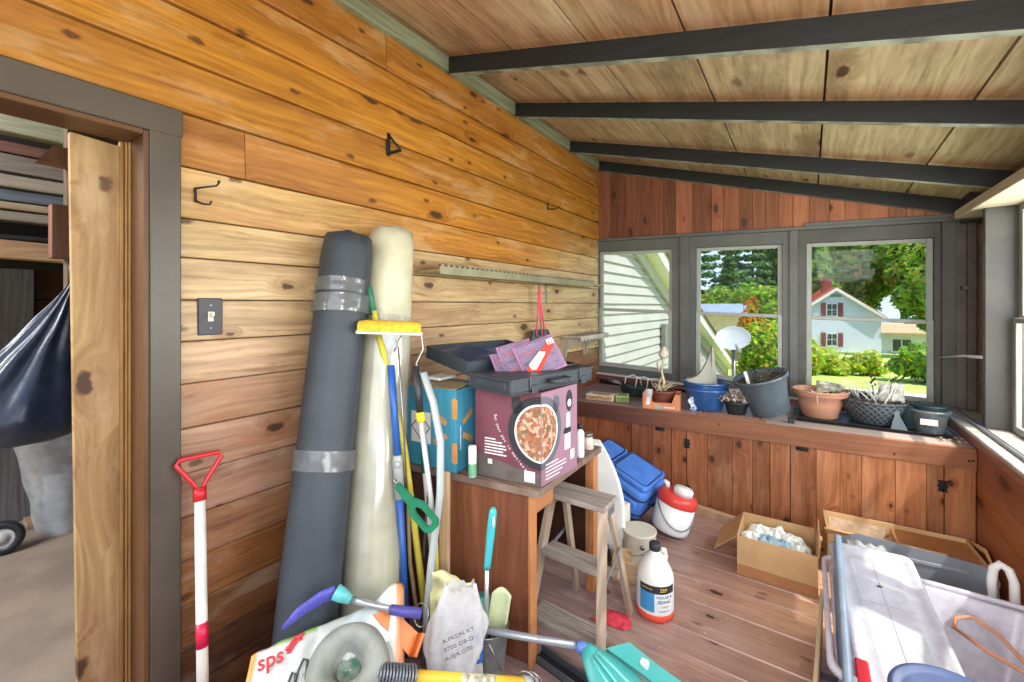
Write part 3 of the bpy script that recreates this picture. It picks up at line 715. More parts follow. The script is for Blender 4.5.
# ------------------------------------------------------------------ things on the left wall
M_IVORY = mat('ivory_plastic', (226, 216, 190), .4, var=.04)
M_BLKPL = mat('black_plastic', (44, 46, 50), .4, var=.12, vs=14)
M_WHITEP = mat('white_plastic', (226, 228, 226), .4, var=.05)
M_GALV = mat('galvanised', (150, 154, 156), .42, .6, var=.14, vs=16)
t = thing('light_switch', (-1.682, .612, 1.36), 'black light switch plate with ivory toggle on pine wall', 'switch')
m = MB(); m.box(-1.684, -1.676, .575, .649, 1.298, 1.424, .003); m.build('plate', M_BLKPL, t)
m = MB(); m.box(-1.677, -1.673, .604, .620, 1.345, 1.378, .001); m.hexa([(-1.674, .607, 1.355), (-1.674, .617, 1.355), (-1.674, .617, 1.372), (-1.674, .607, 1.372)], [(-1.655, .608, 1.366), (-1.655, .616, 1.366), (-1.655, .616, 1.376), (-1.655, .608, 1.376)]); m.build('toggle', M_IVORY, t)
for z_ in (1.322, 1.40):
    m = MB(); m.lathe([(.004, 0), (.004, .002), (.002, .003)], 10, facing((-1.6765, .612, z_), (0, 1, 0), (0, 0, 1))); m.build('screw', M_STEEL, t)
t = thing('coat_hook', (-1.68, .567, 1.75), 'rusty wire coat hook beside the grey door frame', 'hook')
m = MB(); m.tube([(-1.678, .567, 1.79), (-1.674, .568, 1.77), (-1.676, .568, 1.745)], .004, 8); m.build('backplate', M_BLACK, t)
m = MB(); m.tube([(-1.676, .567, 1.788), (-1.655, .59, 1.795), (-1.635, .615, 1.802), (-1.632, .62, 1.812)], .0032, 8); m.lathe([(.001, -.006), (.006, 0), (.001, .006)], 8, place((-1.632, .62, 1.816))); m.build('arm', M_BLACK, t)
m = MB(); m.tube([(-1.676, .568, 1.747), (-1.66, .585, 1.738), (-1.65, .60, 1.738), (-1.648, .604, 1.75)], .0032, 8); m.build('arm', M_BLACK, t)
t = thing('shelf_bracket', (-1.68, 1.36, 2.14), 'dark triangular iron bracket high on the orange pine wall', 'bracket')
m = MB(); m.box(-1.682, -1.668, 1.352, 1.372, 2.125, 2.235, .003); m.build('plate', M_BLACK, t)
m = MB(); m.box(-1.67, -1.585, 1.355, 1.369, 2.128, 2.142, .003); m.build('arm', M_BLACK, t)
m = MB(); m.tube([(-1.672, 1.362, 2.225), (-1.59, 1.362, 2.14)], .006, 8); m.build('brace', M_BLACK, t)
t = thing('hook_bracket', (-1.68, 2.93, 2.16), 'small dark right-angled hook on pine wall near the far corner', 'hook')
m = MB(); m.tube([(-1.676, 2.91, 2.235), (-1.676, 2.91, 2.15)], .005, 8); m.build('plate', M_BLACK, t)
m = MB(); m.tube([(-1.676, 2.91, 2.152), (-1.61, 2.93, 2.15), (-1.58, 2.935, 2.165)], .005, 8); m.build('arm', M_BLACK, t)

# long shelf with a toothed front edge
M_SHELF = wood('shelf_pine', 'Y', 'X', col=(160, 146, 114), rough=.6, knots=.15)
t = thing('wall_shelf', (-1.68, 2.45, 1.56), 'long narrow wall shelf with toothed metal front edge', 'shelf')
m = MB(); m.box(-1.684, -1.508, 1.54, 3.62, 1.566, 1.582, .002); m.build('board', M_SHELF, t)
def teeth(y0, y1, n, z0, z1, x, th=.004):
    pts = [(y0, z0)] + [(y1, z0)]
    for k in range(n, 0, -1):
        c = y0 + (k - .5) / n * (y1 - y0); w_ = (y1 - y0) / n * .5
        pts += [(c + w_, z1 - .010), (c + w_ * .5, z1 - .010), (c + w_ * .45, z1), (c - w_ * .45, z1), (c - w_ * .5, z1 - .010)]
    pts += [(y0, z1 - .010)]
    m = MB(); m.prism(pts, th, facing((x, 0, 0), (0, 1, 0), (0, 0, 1))); return m
teeth(1.54, 3.40, 44, 1.556, 1.606, -1.5075).build('edging', mat('shelf_edge_metal', (146, 142, 116), .5, .2, var=.12), t)
m = MB(); m.box(-1.5125, -1.5085, 1.54, 3.40, 1.583, 1.604); m.build('gap_shade', mat('shelf_gap_shade', (58, 54, 44), .8), t)  # dark strip added for the shade between the teeth
for yy in (2.88,):
    m = MB(); m.box(-1.684, -1.676, yy, yy + .022, 1.42, 1.566, .001); m.box(-1.676, -1.53, yy, yy + .022, 1.556, 1.566, .001); m.build('bracket', M_GALV, t)
# small arch-bracketed shelf in the corner
t = thing('corner_shelf', (-1.68, 3.4, 1.0), 'small grey wooden shelf with scalloped edge beside the first window', 'shelf')
M_CSH = wood('weathered_shelf', 'Y', 'X', col=(178, 172, 156), rough=.7, knots=.1)
m = MB(); m.box(-1.684, -1.50, 3.12, 3.70, 1.132, 1.150, .002); m.build('board', M_CSH, t)
pts = [(3.12, 1.150), (3.70, 1.150)]
n = 9
for k in range(n, 0, -1):
    for q in range(7):
        yy = 3.12 + .58 * (k - q / 7) / n; pts.append((yy, 1.128 - .022 * abs(math.sin(PI * (q / 7)))))
m = MB(); m.prism(pts, .006, facing((-1.499, 0, 0), (0, 1, 0), (0, 0, 1))); m.build('edging', M_CSH, t)
for yy in (3.17, 3.58):
    po = [(-1.684, 1.13), (-1.52, 1.13), (-1.52, 1.10), (-1.545, 1.085)] + arc(lambda q: (-1.66 + .10 * math.cos(PI / 2 * q), .97 + .125 * math.sin(PI / 2 * (1 - q))) if False else (-1.555 - .09 * math.sin(PI / 2 * q), 1.08 - .10 * (1 - math.cos(PI / 2 * q))), 8) + [(-1.66, .95), (-1.684, .95)]
    m = MB(); m.prism(po, .02, facing((0, yy, 0), (1, 0, 0), (0, 0, 1))); m.build('bracket', M_CSH, t)
# folded mesh bag hanging by a pink cord
t = thing('mesh_bag', (-1.62, 2.66, 1.2), 'dark striped folding bag hanging by a pink cord under the shelf', 'bag')
m = MB()
for k in range(3):
    f = k / 2; m.tube([(-1.60, 2.655, 1.545), (-1.60, 2.64 + .05 * f, 1.36), (-1.60 + .01 * (k % 2), 2.61 + .13 * f, 1.18)], .006, 6)
m.build('cord', mat('pink_cord', (232, 92, 122), .6), t)
m = MB()
m.sm = True
def bagf(u, v):
    w_ = .13 + .20 * v; y = 2.68 + .05 * v + (u - .5) * w_ * 1.6; z = 1.22 - .27 * v
    return (-1.615 + .022 * math.sin(u * PI * 9) + .02 * v, y, z)
m.grid(bagf, 54, 6); m.build('fabric', mat('dark_teal_fabric', (46, 62, 70), .7, var=.25, vs=30, c2=(96, 112, 116)), t, solid=.003)
m = MB(); m.tube([(-1.60, 2.655, 1.54), (-1.60, 2.655, 1.566)], .003, 6); m.build('hook', M_STEEL, t)

# ------------------------------------------------------------------ rolls leaning on the wall
def roll(name, p0, p1, r, label, colmat, dark, wob, seed, cat='roll'):
    p0, p1 = Vector(p0), Vector(p1); ax = (p1 - p0).normalized(); L = (p1 - p0).length
    t = thing(name, p0, label, cat)
    F = frame(ax, (1, 0, 0)).to_4x4(); F.translation = p0
    rg = random.Random(seed); n = 40; rs = []
    N = 34
    for i in range(N + 1):
        z = L * i / N; rr = []
        for k in range(n):
            a = 2 * PI * k / n
            d = mnoise.noise(Vector((math.cos(a) * 1.2 + seed, math.sin(a) * 1.2, z * 2.2))) * wob
            d += wob * .5 * mnoise.noise(Vector((math.cos(a) * 4, math.sin(a) * 4 + seed, z * 6)))
            zz = z
            if i == N: zz += .018 * mnoise.noise(Vector((math.cos(a) * 2, math.sin(a) * 2, seed * 3.1)))
            e = 1.0 if i < N - 1 else (.985 if i == N - 1 else .93)
            rr.append(F @ Vector(((r + d) * e * math.cos(a), (r + d) * e * math.sin(a), zz)))
        rs.append(rr)
    for q, dz in ((.82, .004), (.70, -.012), (.45, -.006), (.12, -.02)):
        rs.append([F @ Vector((r * q * math.cos(2 * PI * k / n), r * q * math.sin(2 * PI * k / n), L + dz)) for k in range(n)])
    m = MB(); m.rings(rs); m.build('carpet' if dark else 'sheet', colmat, t)
    return t, F, L
M_ROLLD = mat('charcoal_backing', (56, 62, 70), .55, var=.08, vs=6, bump=.12, bs=120)
M_ROLLC = mat('cream_wrap', (196, 191, 166), .38, var=.10, vs=5, c2=(170, 165, 142), bump=.2, bs=14)
M_TAPE = glassy('clear_tape', (.88, .88, .88, 1), .10, .22, .34, (172, 174, 176))
t1, F1, L1 = roll('carpet_roll', (-1.385, .744, .0), (-1.575, 1.078, 1.675), .1, 'charcoal roll bound with two bands of clear tape leaning on wall', M_ROLLD, True, .004, 3)
def band(t, F, z0, z1, r, a0=0, a1=2 * PI, tilt=0.0, wob=.003, name='tape'):
    m = MB()
    def f(u, v):
        a = a0 + (a1 - a0) * u
        rr = r + wob * mnoise.noise(Vector((a * 3, v * 4, z0 * 7)))
        return F @ Vector((rr * math.cos(a), rr * math.sin(a), lerp(z0, z1, v) + tilt * math.sin(a)))
    m.grid(f, 60, 6, cu=(a1 - a0 > 6.2)); return m.build(name, M_TAPE, t)
band(t1, F1, 1.40, 1.47, .1075, tilt=.006); band(t1, F1, 1.475, 1.53, .107, -2.6, .2); band(t1, F1, .815, .885, .1075, tilt=-.004); band(t1, F1, .76, .82, .107, -2.9, -2.2)
t2, F2, L2 = roll('vinyl_roll', (-1.325, .965, .0), (-1.575, 1.302, 1.725), .104, 'cream roll wrapped in plastic leaning beside the charcoal one', M_ROLLC, False, .007, 8)
m = MB(); m.grid(lambda u, v: F2 @ Vector(((.1115 + .003 * mnoise.noise(Vector((u * 9, v * 9, 2)))) * math.cos(u * 2 * PI), (.1115 + .003 * mnoise.noise(Vector((u * 9, v * 9, 5)))) * math.sin(u * 2 * PI), .10 + 1.28 * v)), 48, 30, cu=True)
m.build('plastic_wrap', glassy('wrap_film', (.97, .97, .95, 1), .10, .16, .14), t2)

# red D-handled pole by the door
t = thing('snow_shovel', (-1.45, .52, 0), 'white pole with red triangular handle leaning beside the door', 'shovel')
b_, tp = Vector((-1.455, .515, 0)), Vector((-1.618, .560, .80))
M_RED = mat('red_paint', (196, 36, 44), .38, var=.08)
ax = (tp - b_).normalized()
m = MB(); m.tube([b_ + ax * .02, tp], .0155, 14); m.build('shaft', mat('white_pole', (216, 214, 206), .4, var=.08), t)
m = MB(); m.tube([b_ + ax * .36, b_ + ax * .43], .0162, 14); m.build('band', mat('red_tape', (206, 28, 70), .4), t)
sd = Vector((.12, .99, 0)).normalized(); c0 = tp
P = [c0 + ax * -.004, c0 + ax * .03 - sd * .02, c0 + ax * .095 - sd * .062, c0 + ax * .108 - sd * .052, c0 + ax * .108 + sd * .052, c0 + ax * .095 + sd * .062, c0 + ax * .03 + sd * .02]
m = MB(); m.tube(P, .0075, 10, loop=True); m.tube([tp - ax * .03, tp + ax * .01], .019, 14); m.build('handle', M_RED, t)
m = MB(); m.box(-1.475, -1.435, .42, .61, 0.0, .10, .004); m.build('blade', M_RED, t)

# ------------------------------------------------------------------ poles
M_YPOLE = mat('yellow_pole', (222, 206, 84), .4, var=.08, vs=12); M_GRIPG = mat('green_grip', (40, 112, 82), .5, var=.1)
t = thing('broom_handle', (-1.24, 1.25, 0), 'yellow broom handle with green grip standing against the cream roll', 'broom')
m = MB(); m.tube([(-1.235, 1.215, 0.0), (-1.335, 1.165, .83), (-1.46, 1.112, 1.376)], .0135, 12); m.build('shaft', M_YPOLE, t)
m = MB(); m.tube([(-1.457, 1.113, 1.36), (-1.48, 1.104, 1.47), (-1.482, 1.103, 1.478)], [.0135, .0135, .009], 12); m.build('grip', M_GRIPG, t)
M_BLUEP = mat('blue_pole', (44, 92, 170), .35, var=.08); M_GREYP = mat('grey_pole_joint', (172, 174, 174), .4, var=.1)
t = thing('sponge_mop', (-1.31, 1.19, 0), 'blue sponge mop standing head up with yellow sponge', 'mop')
m = MB(); m.tube([(-1.318, 1.165, 0), (-1.296, 1.108, .657)], .0155, 12); m.tube([(-1.307, 1.108, .80), (-1.345, 1.106, 1.165)], .0145, 12); m.build('shaft', M_BLUEP, t)
m = MB(); m.tube([(-1.296, 1.108, .655), (-1.307, 1.107, .80), (-1.308, 1.107, .82)], [.020, .020, .016], 12); m.lathe([(.001, -.014), (.011, -.01), (.013, 0), (.011, .01), (.001, .014)], 10, frame((.7, -.7, .1)).to_4x4() if False else place((-1.292, 1.095, .79))); m.build('joint', M_GREYP, t)
A_, B_ = Vector((-1.432, 1.020, 1.315)), Vector((-1.262, 1.190, 1.305)); sx = (B_ - A_).normalized(); cen = (A_ + B_) / 2
SM = facing(cen, sx, (0, 0, 1))
m = MB(SM); m.box(-.125, .125, -.024, -.012, -.03, .03, .004); m.build('backing_plate', M_WHITEP, t)
m = MB()
def spf(u, v):
    x = (u - .5) * .235; a = v * PI
    tp_ = 1 - .12 * max(0, abs(u - .5) * 2 - .8) * 5
    return SM @ Vector((x + .006 * mnoise.noise(Vector((u * 20, v * 9, 1))), -.012 + (.042 * math.sin(a) ** .5 if 0 < v < 1 else 0) * tp_ + .004 * mnoise.noise(Vector((u * 40, v * 14, 3))), .042 * math.cos(a)))
m.grid(spf, 40, 14)
for e in (0, 1):
    L_ = [m.v(spf(e, k / 14)) for k in range(15)]; m.f(L_)
m.build('sponge', mat('yellow_sponge', (232, 180, 52), .85, var=.16, vs=60, bump=.9, bs=110), t)
m = MB(SM); m.prism([(-.03, -.025), (.035, -.025), (.022, -.05), (.03, -.066), (.012, -.09), (.006, -.10), (-.01, -.075)], .02, Matrix.Identity(4), .0); m.tube([(.045, -.022, .012), (.03, -.06, .014), (.02, -.09, .012)], .0035, 8); m.build('clamp', M_GALV, t)
m = MB(); q = SM @ Vector((.12, -.02, 0)); m.tube([q, q + Vector((.005, .005, -.06)), q + Vector((-.03, .0, -.12)), q + Vector((-.02, .02, -.17))], .002, 6); m.build('cord', M_WHITEP, t)
m = MB(); m.tube([(-1.30, 1.105, 1.24), (-1.27, 1.125, .66)], .003, 6); m.build('rod', M_STEEL, t)
t = thing('extension_pole', (-1.23, 1.27, 0), 'white pole with black grip and yellow collar standing by the blue box', 'pole')
m = MB(); m.tube([(-1.225, 1.235, 0), (-1.184, 1.165, .659), (-1.232, 1.158, .955)], .0105, 12); m.build('shaft', mat('pale_alu', (206, 210, 208), .35, .3, var=.08), t)
m = MB(); m.tube([(-1.231, 1.158, .95), (-1.237, 1.158, .985)], .0165, 12); m.build('collar', mat('yellow_collar', (240, 216, 40), .4), t)
m = MB(); m.tube([(-1.237, 1.158, .984), (-1.250, 1.160, 1.06), (-1.268, 1.163, 1.16)], [.014, .016, .014], 12); m.build('grip', M_BLKPL, t)
t = thing('curved_tube', (-1.2, 1.2, 0), 'pale grey bowed plastic tube in front of the blue box', 'tube')
m = MB(); m.tube([(-1.229, 1.175, 0), (-1.19, 1.150, .25), (-1.162, 1.145, .43), (-1.150, 1.180, .686), (-1.162, 1.194, .873), (-1.200, 1.192, 1.025), (-1.246, 1.184, 1.134)], .017, 14, flat=(1, .7)); m.build('tube', mat('pvc_grey', (168, 176, 176), .3, var=.06), t)
m = MB(); m.tube([(-1.212, 1.152, .43), (-1.205, 1.17, .686), (-1.222, 1.176, .873), (-1.268, 1.165, 1.03)], .004, 8); m.build('rib', M_STEEL, t)
t = thing('green_scraper', (-1.15, 1.08, .58), 'green plastic loop handled scraper hanging among the poles', 'scraper')
m = MB(); GM = facing((-1.165, 1.075, .665), (.5, .22, -.55), (.55, .2, .6))
outer = [(-.115, .012), (-.05, .016), (-.01, .034), (.07, .034), (.095, .022), (.095, -.022), (.07, -.034), (-.01, -.034), (-.05, -.016), (-.115, -.012)]
m = MB(GM)
ring_o = [(.0, .036), (.08, .036), (.098, .02), (.098, -.02), (.08, -.036), (0, -.036), (-.03, -.018), (-.03, .018)]
ring_i = [(.012, .017), (.068, .017), (.078, .010), (.078, -.010), (.068, -.017), (.012, -.017), (-.004, -.008), (-.004, .008)]
for z0, z1 in ((-.007, .007),):
    a = [[m.v((p[0], p[1], z)) for p in r] for r in (ring_o, ring_i) for z in (z0, z1)]
    for i in range(8):
        j = (i + 1) % 8
        m.f([a[0][i], a[0][j], a[1][j], a[1][i]]); m.f([a[2][i], a[3][i], a[3][j], a[2][j]]); m.f([a[1][i], a[1][j], a[3][j], a[3][i]]); m.f([a[0][i], a[2][i], a[2][j], a[0][j]])
m.prism([(-.028, .017), (-.11, .012), (-.11, -.012), (-.028, -.017)], .013, z0=-.0065); m.build('handle', mat('green_plastic', (30, 116, 84), .4, var=.08), t)
m = MB(GM); m.tube([(-.105, 0, 0), (-.13, .005, 0)], .006, 8); m.build('hook', M_STEEL, t)
t = thing('white_pipe', (-1.25, 1.21, 0), 'slim white pipe with green end standing behind the bowed tube', 'pipe')
m = MB(); m.tube([(-1.262, 1.29, 0), (-1.318, 1.262, .70)], .011, 10); m.build('pipe', M_WHITEP, t)
m = MB(); m.tube([(-1.318, 1.262, .70), (-1.324, 1.259, .80)], .0125, 10); m.build('end_cap', M_GRIPG, t)
m = MB(); m.box(0, .045, 0, .018, 0, .725, .002); st = m.build('wood_strip', wood('raw_strip', 'Z', 'X', col=(186, 158, 120), rough=.75), None, 'rough wooden strip leaning on the old cabinet side', 'wood strip', loc=(0, 0, 0))
st.location = (-1.215, 1.235, 0.001); st.rotation_euler = (R(-2.0), R(-1.2), R(9))
m = MB(); m.tube([(-1.195, 1.225, 0.0), (-1.225, 1.235, .36), (-1.232, 1.238, .50)], [.006, .009, .008], 8); m.build('yellow_rod', M_YPOLE, None, 'thin yellow rod leaning beside the wooden strip', 'rod')
m = MB(); m.tube([(-1.29, 1.22, 0.0), (-1.34, 1.20, .34), (-1.352, 1.195, .62)], [.009, .008, .007], 8); m.build('dowel', wood('dowel_wood', 'Z', 'X', col=(196, 168, 128), rough=.7), None, 'bare wooden dowel standing between the blue mop and yellow handle', 'dowel')
# ------------------------------------------------------------------ old open-sided cabinet and what stands on it
M_OC = wood('old_cabinet_wood', 'Z', 'X', knots=.12, kx=2, ky=5, rough=.45, lo=.62, hi=1.1, fine=40)
M_OCT = wood('worn_cabinet_top', 'X', 'Y', col=(128, 108, 96), knots=.1, rough=.6, lo=.6, hi=1.1)
t = thing('old_cabinet', (-1.2, 1.6, 0), 'old brown wooden cabinet with open side carrying two boxes', 'cabinet')
m = MB(); m.hexa([(-1.62, 1.265, .672), (-.832, 1.375, .672), (-.842, 1.99, .672), (-1.62, 1.99, .672)], [(-1.62, 1.265, .70), (-.832, 1.375, .70), (-.842, 1.99, .70), (-1.62, 1.99, .70)]); m.build('top', M_OCT, t)
def fy(x): return 1.295 + (x + 1.62) * .1396
m = MB(); xs = [-1.60, -1.45, -1.262, -1.245, -1.02, -.885]
for i, (a, b) in enumerate(zip(xs, xs[1:])):
    m.col = S(*((84, 56, 48), (92, 62, 50), (150, 92, 78), (134, 84, 58), (122, 74, 54))[i])
    m.hexa([(a, fy(a), .01), (b - .001, fy(b), .01), (b - .001, fy(b) + .018, .01), (a, fy(a) + .018, .01)], [(a, fy(a), .672), (b - .001, fy(b), .672), (b - .001, fy(b) + .018, .672), (a, fy(a) + .018, .672)])
m.build('side_panel', M_OC, t)
m = MB(); m.col = S(186, 128, 84); m.box(-.886, -.872, 1.385, 1.43, 0, .672, .002); m.build('leg', M_OC, t)
m = MB(); m.col = S(190, 130, 86); m.box(-.90, -.855, 1.93, 1.98, 0, .672, .002); m.build('leg', M_OC, t)
m = MB(); m.col = S(178, 122, 82); m.box(-.90, -.872, 1.43, 1.56, .585, .671, .002); m.build('apron', M_OC, t)
m = MB(); m.col = S(112, 70, 48); m.box(-1.29, -1.27, 1.37, 1.96, .01, .671); m.build('partition', wood('partition_wood', 'Z', 'Y', knots=.1, rough=.5), t)
m = MB(); m.col = S(70, 46, 36); m.box(-1.60, -.90, 1.955, 1.975, .12, .671); m.build('back_panel', M_OC, t)
m = MB(); m.col = S(142, 94, 60); m.box(-1.268, -1.255, 1.38, 1.66, .05, .66, .003); dr = m.build('door', wood('door_brown', 'Z', 'Y', knots=.1, rough=.5), t)
m = MB(); m.tube([(-1.255, 1.60, .56), (-1.225, 1.605, .545), (-1.225, 1.605, .50), (-1.255, 1.60, .485)], .005, 8); m.build('handle', M_BLACK, dr)

def boxcorners(F_, L_, R_, z0, z1):
    F_, L_, R_ = Vector(F_), Vector(L_), Vector(R_); B_ = L_ + R_ - F_
    return F_, L_, R_, B_
def carton(t, F_, L_, R_, z0, z1, M, name='carton', bev=.002):
    F_, L_, R_, B_ = boxcorners(F_, L_, R_, z0, z1)
    m = MB(); q = [(p.x, p.y) for p in (L_, F_, R_, B_)]
    m.hexa([(x, y, z0) for x, y in q], [(x, y, z1) for x, y in q])
    bmesh.ops.bevel(m.b, geom=m.b.edges[:], offset=bev, segments=1, affect='EDGES')
    return m.build(name, M, t)
# maroon pressure-cooker carton
Fm, Lm, Rm = (-.84, 1.407, 0), (-1.135, 1.368, 0), (-.821, 1.678, 0)
M_MAR = mat('maroon_carton', (108, 58, 72), .5, var=.10, vs=5, c2=(96, 52, 66)); M_MARL = mat('maroon_carton_side', (142, 108, 126), .5, var=.06)
t = thing('cooker_box', (-.98, 1.52, .70), 'maroon carton printed with a pot of food on the old cabinet', 'box')
carton(t, Fm, Lm, Rm, .701, 1.064, M_MAR)
dl = (Vector(Lm) - Vector(Fm)).normalized(); dr_ = (Vector(Rm) - Vector(Fm)).normalized()
LF = facing((Fm[0], Fm[1], .701), -dl, (0, 0, 1)); RF = facing((Fm[0], Fm[1], .701), dr_, (0, 0, 1))   # local x: -left / +right of the edge
if (LF.to_3x3() @ Vector((0, 0, 1))).y > 0: pass
M_PDK = mat('print_dark', (44, 44, 52), .5, var=.05); M_PWH = mat('print_white', (226, 222, 220), .5, var=.04); M_PGY = mat('print_olive', (96, 88, 84), .5, var=.15, vs=12)
g = G('print_food'); vo = g.n('ShaderNodeTexVoronoi'); g.set(vo.inputs['Vector'], g.obj()); vo.inputs['Scale'].default_value = 70
cs = g.n('ShaderNodeSeparateColor'); g.set(cs.inputs[0], vo.outputs['Color'])
rp = g.n('ShaderNodeValToRGB'); g.set(rp.inputs[0], cs.outputs[0]); e = rp.color_ramp.elements
e[0].color = S(120, 66, 40); e[1].color = S(190, 164, 144); x_ = e.new(.35); x_.color = S(160, 104, 82); x_ = e.new(.55); x_.color = S(92, 92, 62); x_ = e.new(.7); x_.color = S(178, 128, 106)
g.bsdf(rp.outputs[0], .5); M_FOOD = g.m
def decal(name, F, polys, M, parent, zoff=.0008, th=.0006):
    if len(polys) < 4:
        for p in polys:
            m = MB(); m.prism(p, th, F, zoff); m.build(name, M, parent)
        return
    m = MB()
    for p in polys: m.prism(p, th, F, zoff)
    m.build(name, M, parent)
zc_ = .205
def half(r, side, n=26, r0=0):
    s_ = -1 if side == 'L' else 1
    return [(s_ * .0008, zc_ - r)] + [(s_ * r * math.sin(PI * k / n), zc_ - r * math.cos(PI * k / n)) for k in range(1, n)] + [(s_ * .0008, zc_ + r)]
for side, F in (('L', LF), ('R', RF)):
    if side == 'R': decal('print', F, [[(.001, .002), (.270, .002), (.270, .361), (.001, .361)]], M_MARL, t, .0002, .0004)
    s_ = -1 if side == 'L' else 1
    lug = [(s_ * .06, zc_ + .085), (s_ * .095, zc_ + .135), (s_ * .125, zc_ + .125), (s_ * .128, zc_ + .09), (s_ * .11, zc_ + .06)]
    decal('print', F, [half(.142, side), lug], M_PDK if side == 'L' else mat('print_grey', (92, 92, 104), .5), t)
    decal('print', F, [half(.113, side)], M_PWH, t, .0016); decal('print', F, [half(.105, side)], M_FOOD, t, .0024)
decal('print', LF, [[(-.296, .002), (-.001, .002), (-.001, .05), (-.12, .06), (-.296, .095)]], M_PGY, t, .0004, .0003)
decal('print', LF, [[(-.07, .012), (-.025, .012), (-.025, .055), (-.07, .055)], [(-.235, .055), (-.215, .055), (-.215, .075), (-.235, .075)]], M_PWH, t, .001)
decal('print', LF, [[(-.25, .155 - .012 * k), (-.25 + w_, .155 - .012 * k), (-.25 + w_, .160 - .012 * k), (-.25, .160 - .012 * k)] for k, w_ in enumerate((.05, .08, .095, .10, .085, .10))], M_PWH, t, .001)
decal('print', RF, [[(.03, .075 - .014 * k), (.03 + w_, .075 - .014 * k), (.03 + w_, .079 - .014 * k), (.03, .079 - .014 * k)] for k, w_ in enumerate((.09, .15, .15, .12, .10))] + [[(.215, .05), (.245, .05), (.245, .09), (.215, .09)]], M_PWH, t, .001)
def oval(cx, cy, a, b, n=18): return [(cx + a * math.cos(2 * PI * k / n), cy + b * math.sin(2 * PI * k / n)) for k in range(n)]
decal('print', RF, [oval(.205, .30, .026, .045), [(.165, .19), (.215, .19), (.215, .178), (.165, .178)], oval(.19, .175, .03, .012)], M_PDK, t, .001)
decal('print', RF, [oval(.205, .29, .014, .016), [(.168, .10), (.212, .10), (.212, .165), (.168, .165)], [(.182, .19), (.21, .19), (.21, .25), (.182, .25)]], M_PWH, t, .0017)
txt = 'Set your pot in motion!'
pts = arc(lambda q: (-.20 + .145 * q ** 1.6, .255 - .205 * q), len(txt))
for i, ch in enumerate(txt):
    if ch == ' ': continue
    a_ = math.atan2(pts[i + 1][1] - pts[i][1], pts[i + 1][0] - pts[i][0]) 
    lettering('lettering', ch, .017, LF @ Matrix.Translation((pts[i][0], pts[i][1], .0012)) @ Matrix.Rotation(a_, 4, 'Z'), M_PWH, t, .0003)
# blue carton
Fb, Lb, Rb = (-1.20, 1.323, 0), (-1.468, 1.300, 0), (-1.225, 1.55, 0)
M_BLU = mat('blue_carton', (64, 142, 170), .5, var=.06, vs=6)
t = thing('blue_box', (-1.33, 1.44, .70), 'blue carton with tan sunburst print and white hazard label', 'box')
carton(t, Fb, Lb, Rb, .701, 1.046, M_BLU)
dl = (Vector(Lb) - Vector(Fb)).normalized(); dr_ = (Vector(Rb) - Vector(Fb)).normalized()
LFb = facing((Fb[0], Fb[1], .701), -dl, (0, 0, 1)); RFb = facing((Fb[0], Fb[1], .701), dr_, (0, 0, 1))
M_TAN = mat('print_tan', (204, 150, 92), .6)
def ray_(cx, cy, a, r0, r1, w_):
    d = Vector((math.cos(a), math.sin(a))); p = Vector((-d.y, d.x)); c = Vector((cx, cy))
    return [tuple(c + d * r0 - p * w_ * .8), tuple(c + d * r1 - p * w_), tuple(c + d * (r1 + .008)), tuple(c + d * r1 + p * w_), tuple(c + d * r0 + p * w_ * .8)]
decal('print', LFb, [ray_(-.006, .175, R(a), .05, .13, .016) for a in (90, 270)] + [ray_(-.006, .175, R(a), .05, .125, .014) for a in (150, 210)], M_TAN, t)
decal('print', RFb, [ray_(.006, .175, R(a), .05, .125, .014) for a in (30, 330)], M_TAN, t)
decal('label', LFb, [[(-.245, .10), (-.135, .10), (-.135, .235), (-.245, .235)]], M_PWH, t)
decal('print', LFb, [[(-.19 - .055, .168), (-.19, .223), (-.135, .168), (-.19, .113), (-.19, .118), (-.141, .168), (-.19, .217), (-.239, .168), (-.19, .118), (-.19, .113)]], M_PDK, t, .0018)
decal('print', RFb, [[(.03, .09), (.034, .09), (.034, .19), (.03, .19)]], M_PWH, t)
m = MB(); fl = [Vector((Fb[0], Fb[1], 1.047)), Vector((Lb[0], Lb[1], 1.047)), Vector((-1.48, 1.40, 1.06)), Vector((-1.22, 1.42, 1.058))]
m.hexa(fl, [p + Vector((0, 0, .003)) for p in fl]); m.build('flap', mat('carton_edge', (170, 150, 110), .7), t)
m = MB(); m.lathe([(.016, 0), (.0175, .003), (.0175, .12), (.015, .126), (.001, .127)], 18, place((-1.128, 1.343, .7005))); b_ = m.build('spray_tin', M_WHITEP, None, 'slim white and green tin between the two cartons', 'tin')
m = MB(); m.lathe([(.0178, .004), (.0178, .055)], 18, place((-1.128, 1.343, .7005)), False, False); m.build('print', mat('tin_green', (112, 168, 132), .4), b_)
# white bottle, little jar on the cabinet top
m = MB(); m.lathe([(.018, 0), (.020, .004), (.020, .11), (.017, .118), (.010, .124), (.010, .13)], 16, place((-.866, 1.80, .7005))); b_ = m.build('tall_bottle', M_WHITEP, None, 'slim white bottle beside the maroon carton', 'bottle')
m = MB(); m.lathe([(.0115, 0), (.0115, .018), (.010, .02)], 14, place((-.866, 1.80, .830))); m.build('cap', M_PDK, b_)
m = MB(); m.lathe([(.026, 0), (.028, .004), (.028, .045), (.022, .055), (.020, .06)], 18, place((-.883, 1.925, .7005))); b_ = m.build('small_jar', mat('jar_glass', (196, 190, 176), .15, var=.08), None, 'small squat jar with dark lid on the cabinet corner', 'jar')
m = MB(); m.lathe([(.0235, 0), (.0235, .014), (.021, .016)], 18, place((-.883, 1.925, .761))); m.build('lid', mat('jar_lid', (128, 120, 108), .4, .5), b_)

